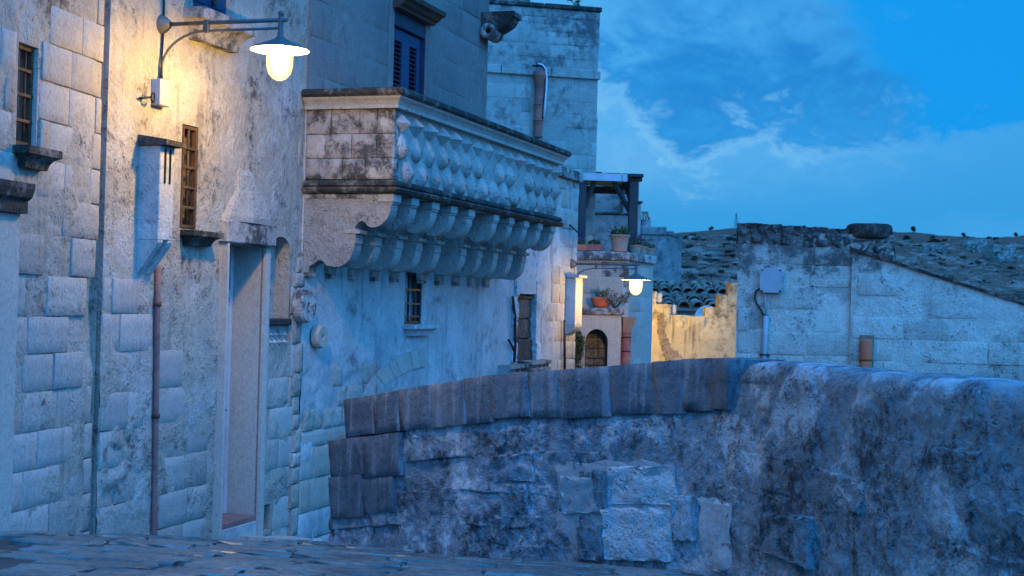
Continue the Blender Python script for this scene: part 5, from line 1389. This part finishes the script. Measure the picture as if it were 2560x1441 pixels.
# ------------------------------------------------------------------ parapet along the street
def parapet():
    P0 = at(838, 1200, 12.6); P1 = at(1790, 900, 9.6); P2 = at(2562, 960, 6.8)
    ctrl = [Vector((P0.x, P0.y, 0)), Vector((P0.x, P0.y, 0)).lerp(Vector((P1.x, P1.y, 0)), .5) + Vector((-.05, -.05, 0)), Vector((P1.x, P1.y, 0)), Vector((P2.x, P2.y, 0)), Vector((3.45, 4.2, 0)), Vector((4.3, 1.0, 0))]
    zt_c = [at(890, 1010, 12.45).z, at(1340, 943, 11.1).z, at(1790, 898, 9.6).z, 1.6 - .325, 1.6 - .325, 1.6 - .32]
    # smooth path
    pts = []; zt = []
    n = len(ctrl); ext = [ctrl[0] * 2 - ctrl[1]] + ctrl + [ctrl[-1] * 2 - ctrl[-2]]
    for i in range(n - 1):
        for k in range(40):
            t = k / 40; a, b_, c, d_ = ext[i], ext[i + 1], ext[i + 2], ext[i + 3]
            q = .5 * ((2 * b_) + (c - a) * t + (2 * a - 5 * b_ + 4 * c - d_) * t * t + (3 * b_ - a - 3 * c + d_) * t ** 3)
            lin = b_.lerp(c, t); pts.append(lin.lerp(q, .6)); zt.append(zt_c[i] * (1 - t) + zt_c[i + 1] * t)
    P = np.array([(p.x, p.y) for p in pts]); ZTp = np.array(zt)
    for _ in range(6):
        P[1:-1] = (P[:-2] + P[2:] + 2 * P[1:-1]) / 4; ZTp[1:-1] = (ZTp[:-2] + ZTp[2:] + 2 * ZTp[1:-1]) / 4
    seg = np.hypot(*np.diff(P, axis=0).T); S = np.concatenate([[0], np.cumsum(seg)])
    def pos(s): 
        x, y, z = np.interp(s, S, P[:, 0]), np.interp(s, S, P[:, 1]), np.interp(s, S, ZTp); e = .05
        tx = (np.interp(s + e, S, P[:, 0]) - np.interp(s - e, S, P[:, 0])); ty = (np.interp(s + e, S, P[:, 1]) - np.interp(s - e, S, P[:, 1])); L = np.hypot(tx, ty)
        return x, y, z, tx / L, ty / L
    s1 = float(S[int(np.argmin(np.hypot(P[:, 0] - P1.x, P[:, 1] - P1.y)))])
    root = empty('parapet', (P0.x, P0.y, gz(P0.x, P0.y)), 0, 'thick dark weathered stone parapet in the foreground beside the sloping street', 'wall')
    org = Vector(root.location)
    TH, HC = .40, .345
    smax = float(S[-1])
    ss = np.concatenate([np.arange(0, 8.2, .013), np.arange(8.2, smax, .08)])
    # body: profile of (inset, drop) from the front foot over the rounded top to the back
    fr = np.arange(0, 1.0, .0125)
    rnd = []
    for a in np.linspace(0, pi / 2, 7): rnd.append((.11 - .11 * cos(a), -(.10 - .10 * sin(a))))
    for w_ in (.16, .22, .28, .33): rnd.append((w_, 0.004))
    for a in np.linspace(0, pi / 2, 5): rnd.append((TH - .10 + .10 * sin(a) , -(.10 - .10 * cos(a))))
    cols = 180
    x, y, z, tx, ty = pos(ss)
    nxv, nyv = -ty, tx                              # towards the street
    chk = (0 - x[10]) * nxv[10] + (0 - y[10]) * nyv[10]
    if chk < 0: nxv, nyv = -nxv, -nyv
    sgn = 1 if chk >= 0 else -1
    zb = ground(x, y) - .35
    rows = []
    for f in np.linspace(0, 1, cols): rows.append(('f', f))
    for q in rnd[1:]: rows.append(('r', q))
    rows.append(('b', 0))
    V = []
    flat = np.clip(1 - (ss - s1) / .35, 0, 1)       # left of the corner the body stops below separate coping stones
    for kind, q in rows:
        if kind == 'f':
            top = z - .10 - flat * (HC - .06); zz = zb + (top - zb) * q; ins = .0 + 0 * zz
        elif kind == 'r':
            zz = z + q[1] - flat * (HC - .06); ins = q[0] + 0 * zz
        else: zz = z - 4.0; ins = TH + 0 * zz
        rel = z - zz
        if kind != 'b':
            sm = np.stack([ss, zz, 0 * ss + (ins * 1.0)], 1)
            amp = 1.0 if kind == 'f' else np.clip(1 - np.asarray(ins) * .8, .4, 1)
            dd = fbm(sm * 1.6, 4, 201) * .032 + fbm(sm * 5.5, 4, 205) * .020 + fbm(sm * 15, 3, 207) * .010 + np.minimum(fbm(sm * 9, 3, 213), 0) * .018
            rid = np.abs(fbm(sm * np.array([1.5, 3.2, 1]) + 5, 3, 211))
            wav = rel + fbm(np.stack([ss * 1.3, 0 * ss, 0 * ss], 1), 3, 221) * .11; crs = np.abs(((wav - .36) / .26) % 1.0 - .0); crs = np.minimum(crs, 1 - crs) * .26
            mk = np.clip(fbm(sm * np.array([1.3, 1.8, 1]) + 9, 3, 225) * 5 - .55, 0, 1) * (1 - 1.0 * np.clip((ss - s1 - .2) / .5, 0, 1)); fr_ = ((wav - .36) / .26) % 1.0
            dd += (fr_ ** 3 * .022 - np.clip(1 - crs / .008, 0, 1) * .020) * mk
            vj = np.abs(fbm(sm * np.array([2.2, .5, 1]) + 31, 2, 229))
            dd = dd * amp
            lean = np.clip(rel - .3, 0, 2) * .055       # slight batter
            dx_ = dd + lean - ins
            zz = zz + (dd * .5 if kind == 'r' else 0)
        else: dx_ = -ins
        V.append(np.stack([x + nxv * dx_ - org.x, y + nyv * dx_ - org.y, zz - org.z], 1))
    V = np.array(V); nr, nc = V.shape[:2]
    m = MB(); m.v = [tuple(p) for p in V.reshape(-1, 3)]
    m.f = [(j * nc + i, j * nc + i + 1, (j + 1) * nc + i + 1, (j + 1) * nc + i) for j in range(nr - 1) for i in range(nc - 1)]; m.sm = [True] * len(m.f)
    k0 = [j * nc for j in range(nr)]; m.f.append(tuple(k0)); m.sm.append(False)
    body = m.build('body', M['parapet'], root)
    def place(mat, s, drop0, drop1, L, prot, thick, name, kind='rough', k=None, tilt=0.0):
        x_, y_, z_, tx_, ty_ = [float(q[0]) for q in pos(np.array([s]))]; x2, y2, z2 = [float(q[0]) for q in pos(np.array([s + .1]))[:3]]
        n_ = Vector((-ty_, tx_, 0)) * sgn; t_ = Vector((tx_, ty_, (z2 - z_) / .1 + tilt)).normalized(); up = n_.cross(t_) if sgn < 0 else t_.cross(n_)
        up = Vector((0, 0, 1)); up = (up - t_ * up.dot(t_)).normalized()
        # local x along, local -y outward, local z up; keep it right handed
        X_ = t_; Z_ = up; Y_ = Z_.cross(X_)
        if Y_.dot(n_) > 0: X_ = -X_; Y_ = Z_.cross(X_)
        rel = (drop0 + drop1) / 2; lean = max(rel - .3, 0) * .055
        c = Vector((x_, y_, z_ - rel)) + n_ * (prot + lean - thick / 2) - org
        o = bpy.data.objects.new(name, unit_stone(mat, random.randrange(8) if k is None else k, kind)); COL.objects.link(o); o.parent = root
        o.matrix_local = Matrix(((X_.x, Y_.x, Z_.x, c.x), (X_.y, Y_.y, Z_.y, c.y), (X_.z, Y_.z, Z_.z, c.z), (0, 0, 0, 1))) @ Matrix.Diagonal((L, thick, drop1 - drop0, 1))
        return o
    # coping blocks of the rising stretch
    s = .16
    while s < s1 + .05:
        L = random.uniform(.26, .46); L = min(L, s1 + .20 - s)
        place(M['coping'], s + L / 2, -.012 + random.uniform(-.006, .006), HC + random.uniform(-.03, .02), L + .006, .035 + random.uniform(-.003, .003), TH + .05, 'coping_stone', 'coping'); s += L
    # lower stones standing out at the left end
    s = .0
    for L, d0, d1, pr in ((.50, .34, .66, .035), (.52, .345, .70, .038), (.48, .665, 1.02, .026), (.44, .705, 1.0, .018)):
        if d0 > .6 and s > .9: s = .03
        place(M['coping'], s + L / 2 - .02, d0, d1, L + .006, pr + .012, .42, 'end_stone', 'coping'); s += L
    # face stones of the rest, mostly sunk in old mortar
    rs = random.Random(3); cnt = 0
    d0 = .37
    while d0 < 1.45:
        h = rs.uniform(.20, .30); s = rs.uniform(.0, .3)
        while s < 8.2:
            L = rs.uniform(.26, .55); dd0 = d0 if s < s1 + .1 else d0 - .25
            if dd0 > .12 and not (s < 1.1 and d0 < .7) and rs.random() < .72:
                place(M['parapet'], s + L / 2, dd0 + rs.uniform(-.01, .02), dd0 + h - .012, L - .02, rs.uniform(-.025, .028), .22, 'stone', 'rough', tilt=rs.uniform(-.03, .03)); cnt += 1
            s += L
        d0 += h
    # fresh replacement blocks and cement patches
    Fp = Frame((P0.x, P0.y), (P1.x - P0.x, P1.y - P0.y))
    def sd(px, py):
        best = None
        r = ray(px, py)
        for sv in np.arange(.1, 6.5, .01):
            x_, y_ = np.interp(sv, S, P[:, 0]), np.interp(sv, S, P[:, 1]); e_ = abs(x_ / y_ - r.x / r.y)
            if best is None or e_ < best[0]: best = (e_, sv, y_)
        z_ = EYE.z + r.z / r.y * best[2]; return best[1], float(np.interp(best[1], S, ZTp)) - z_
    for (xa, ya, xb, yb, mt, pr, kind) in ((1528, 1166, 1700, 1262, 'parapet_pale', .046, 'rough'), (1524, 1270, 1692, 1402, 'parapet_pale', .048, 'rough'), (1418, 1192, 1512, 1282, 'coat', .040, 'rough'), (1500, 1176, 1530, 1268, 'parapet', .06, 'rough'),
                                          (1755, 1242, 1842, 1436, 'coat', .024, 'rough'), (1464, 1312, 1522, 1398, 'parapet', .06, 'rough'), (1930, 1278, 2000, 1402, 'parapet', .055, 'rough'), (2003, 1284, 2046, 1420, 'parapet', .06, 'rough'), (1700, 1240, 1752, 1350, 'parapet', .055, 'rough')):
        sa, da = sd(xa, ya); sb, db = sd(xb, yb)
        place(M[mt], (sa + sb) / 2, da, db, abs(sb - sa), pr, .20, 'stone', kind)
    # mortar bed round the pale blocks
    sa, da = sd(1405, 1160); sb, db = sd(1712, 1420)
    place(M['coat'], (sa + sb) / 2, da, db, abs(sb - sa), .018, .12, 'mortar_patch', 'rough', 2)
    return root
parapet()

# ------------------------------------------------------------------ far hillside: shrubs, trees, outcrops, pylon
from mathutils.bvhtree import BVHTree
_bv = BVHTree.FromPolygons([v.co[:] for v in hill.data.vertices], [p.vertices[:] for p in hill.data.polygons])
def on_hill(px, py):
    h = _bv.ray_cast(EYE, ray(px, py).normalized(), 3000); return h[0]
def clump_mesh(seed, lumps=4, n=260):
    rs = random.Random(seed); m = MB()
    for k in range(lumps):
        c = Vector((rs.uniform(-.6, .6), rs.uniform(-.4, .4), rs.uniform(.25, .55))); r = rs.uniform(.30, .55)
        for q in range(n // lumps):
            d = Vector((rs.gauss(0, 1), rs.gauss(0, 1), rs.gauss(0, 1))).normalized() * r * rs.uniform(.6, 1.05); p = c + d
            if p.z < 0: p.z *= -.2
            e1 = Vector([rs.uniform(-1, 1) for _ in range(3)]).normalized() * .13; e2 = e1.cross(Vector([rs.uniform(-1, 1) for _ in range(3)])).normalized() * .10
            m.add([p - e1, p + e2, p + e1, p - e2], [(0, 1, 2, 3)])
    me = m.mesh('hill_shrub'); me.materials.append(M['shrub']); return me
CL = [clump_mesh(40 + k) for k in range(5)]
rs = random.Random(12); k = 0
spots = [(1955, 592), (2262, 600), (2282, 604), (2335, 604), (2420, 594), (2472, 596), (2490, 598), (2398, 650), (2450, 657), (2515, 645), (2545, 585), (1712, 668), (1790, 652), (1800, 680), (1735, 600), (1760, 600), (1715, 592), (1700, 636), (1770, 640), (1826, 600), (1822, 640), (1730, 690), (2300, 615), (2240, 610), (2272, 596)]
for i in range(40):
    px = rs.choice([rs.uniform(1700, 1840), rs.uniform(2240, 2560)]); py = rs.uniform(586, 700) if px < 1900 else rs.uniform(592, 640 + (px - 2240) * .35); spots.append((px, py))
for px, py in spots:
    h = on_hill(px, py)
    if h is None: continue
    o = link('hill_shrub', CL[k % 5], None); o.location = h - Vector((0, 0, .15)); s = rs.uniform(.6, 1.5) * (h.y / 400); o.scale = (s * rs.uniform(1.0, 2.2), s, s * rs.uniform(.5, .8)); o.rotation_euler = (0, 0, rs.uniform(0, 6))
    tag(o, 'dark low shrub on the rocky hillside across the ravine', 'shrub', 'shrubs scattered over the far hillside'); k += 1
for px, ht, lab in ((2283, 2.2, 'tallest lone tree on the right skyline of the hill'), (2409, 1.4, 'small pointed tree on the skyline, middle of the three on the right'), (2540, 1.7, 'dark wide tree on the skyline at the right edge'), (1778, 1.5, 'low dark tree on the hill crest left of the pylon')):
    h = None
    for py in range(540, 640):
        h = on_hill(px, py)
        if h is not None: break
    r = empty('tree', h - Vector((0, 0, .3)), rs.uniform(0, 6), lab, 'tree', 'lone trees on the hill crest')
    MB().tube([(0, 0, 0), (.05, 0, ht * .4), (.0, .05, ht * .7)], [.13, .10, .06], 6).build('trunk', M['dry'], r)
    bush(r, (ht * .12, 0, ht * .66), ht * .34, ht * .30, ht * .30, 260, .19, M['shrub'], int(px), 'crown'); bush(r, (-ht * .22, .1, ht * .48), ht * .30, ht * .26, ht * .22, 200, .19, M['shrub'], int(px) + 1, 'crown')
def outcrop(px0, py0, px1, py1, label, seed):
    rs2 = random.Random(seed); h = on_hill((px0 + px1) / 2, (py0 + py1) / 2); sc = h.y / F_PX
    r = empty('rock_outcrop', h, 0, label, 'rock outcrop', 'pale limestone outcrops on the far hillside')
    W, H_ = (px1 - px0) * sc, (py1 - py0) * sc; n = 14
    for k in range(n):
        w = W * rs2.uniform(.14, .30); hh = H_ * rs2.uniform(.25, .55); x_ = rs2.uniform(-W / 2 + w / 2, W / 2 - w / 2); z_ = rs2.uniform(-H_ / 2, H_ / 2 - hh)
        o = stone(M['rock'], r, x_ - w / 2, x_ + w / 2, z_ - .3, z_ + hh, -z_ * 2.0 - rs2.uniform(0, 1.0) + 1.0, 3.0, 'rock', 'rough')
        o.rotation_euler = (rs2.uniform(-.1, .1), rs2.uniform(-.12, .12), rs2.uniform(-.4, .4))
outcrop(2470, 612, 2552, 672, 'broad pale cliff at the right edge of the hillside', 5)
outcrop(2395, 598, 2480, 642, 'pale ledged outcrop left of the broad cliff', 6)
outcrop(2300, 612, 2362, 642, 'low grey outcrop nearest to the round edged slab', 7)
def pylon():
    for py in range(520, 640):
        h = on_hill(1840, py)
        if h is not None: break
    r = empty('pylon', h, .4, 'thin lattice power pylon standing on the hill crest', 'pylon'); H_ = 4.4
    for sx in (-1, 1):
        for sy in (-1, 1): MB().tube([(sx * .55, sy * .55, -1), (sx * .10, sy * .10, H_)], .05, 4).build('leg', M['lampgrey'], r)
    m = MB()
    for i in range(7):
        a, c = i / 7, (i + 1) / 7; ra, rc = .55 - .45 * a, .55 - .45 * c
        for sy in (-1, 1): m.tube([(-ra, sy * ra, H_ * a), (rc, sy * rc, H_ * c)], .03, 3); m.tube([(ra, sy * ra, H_ * a), (-rc, sy * rc, H_ * c)], .03, 3)
    m.build('lattice', M['lampgrey'], r)
pylon()
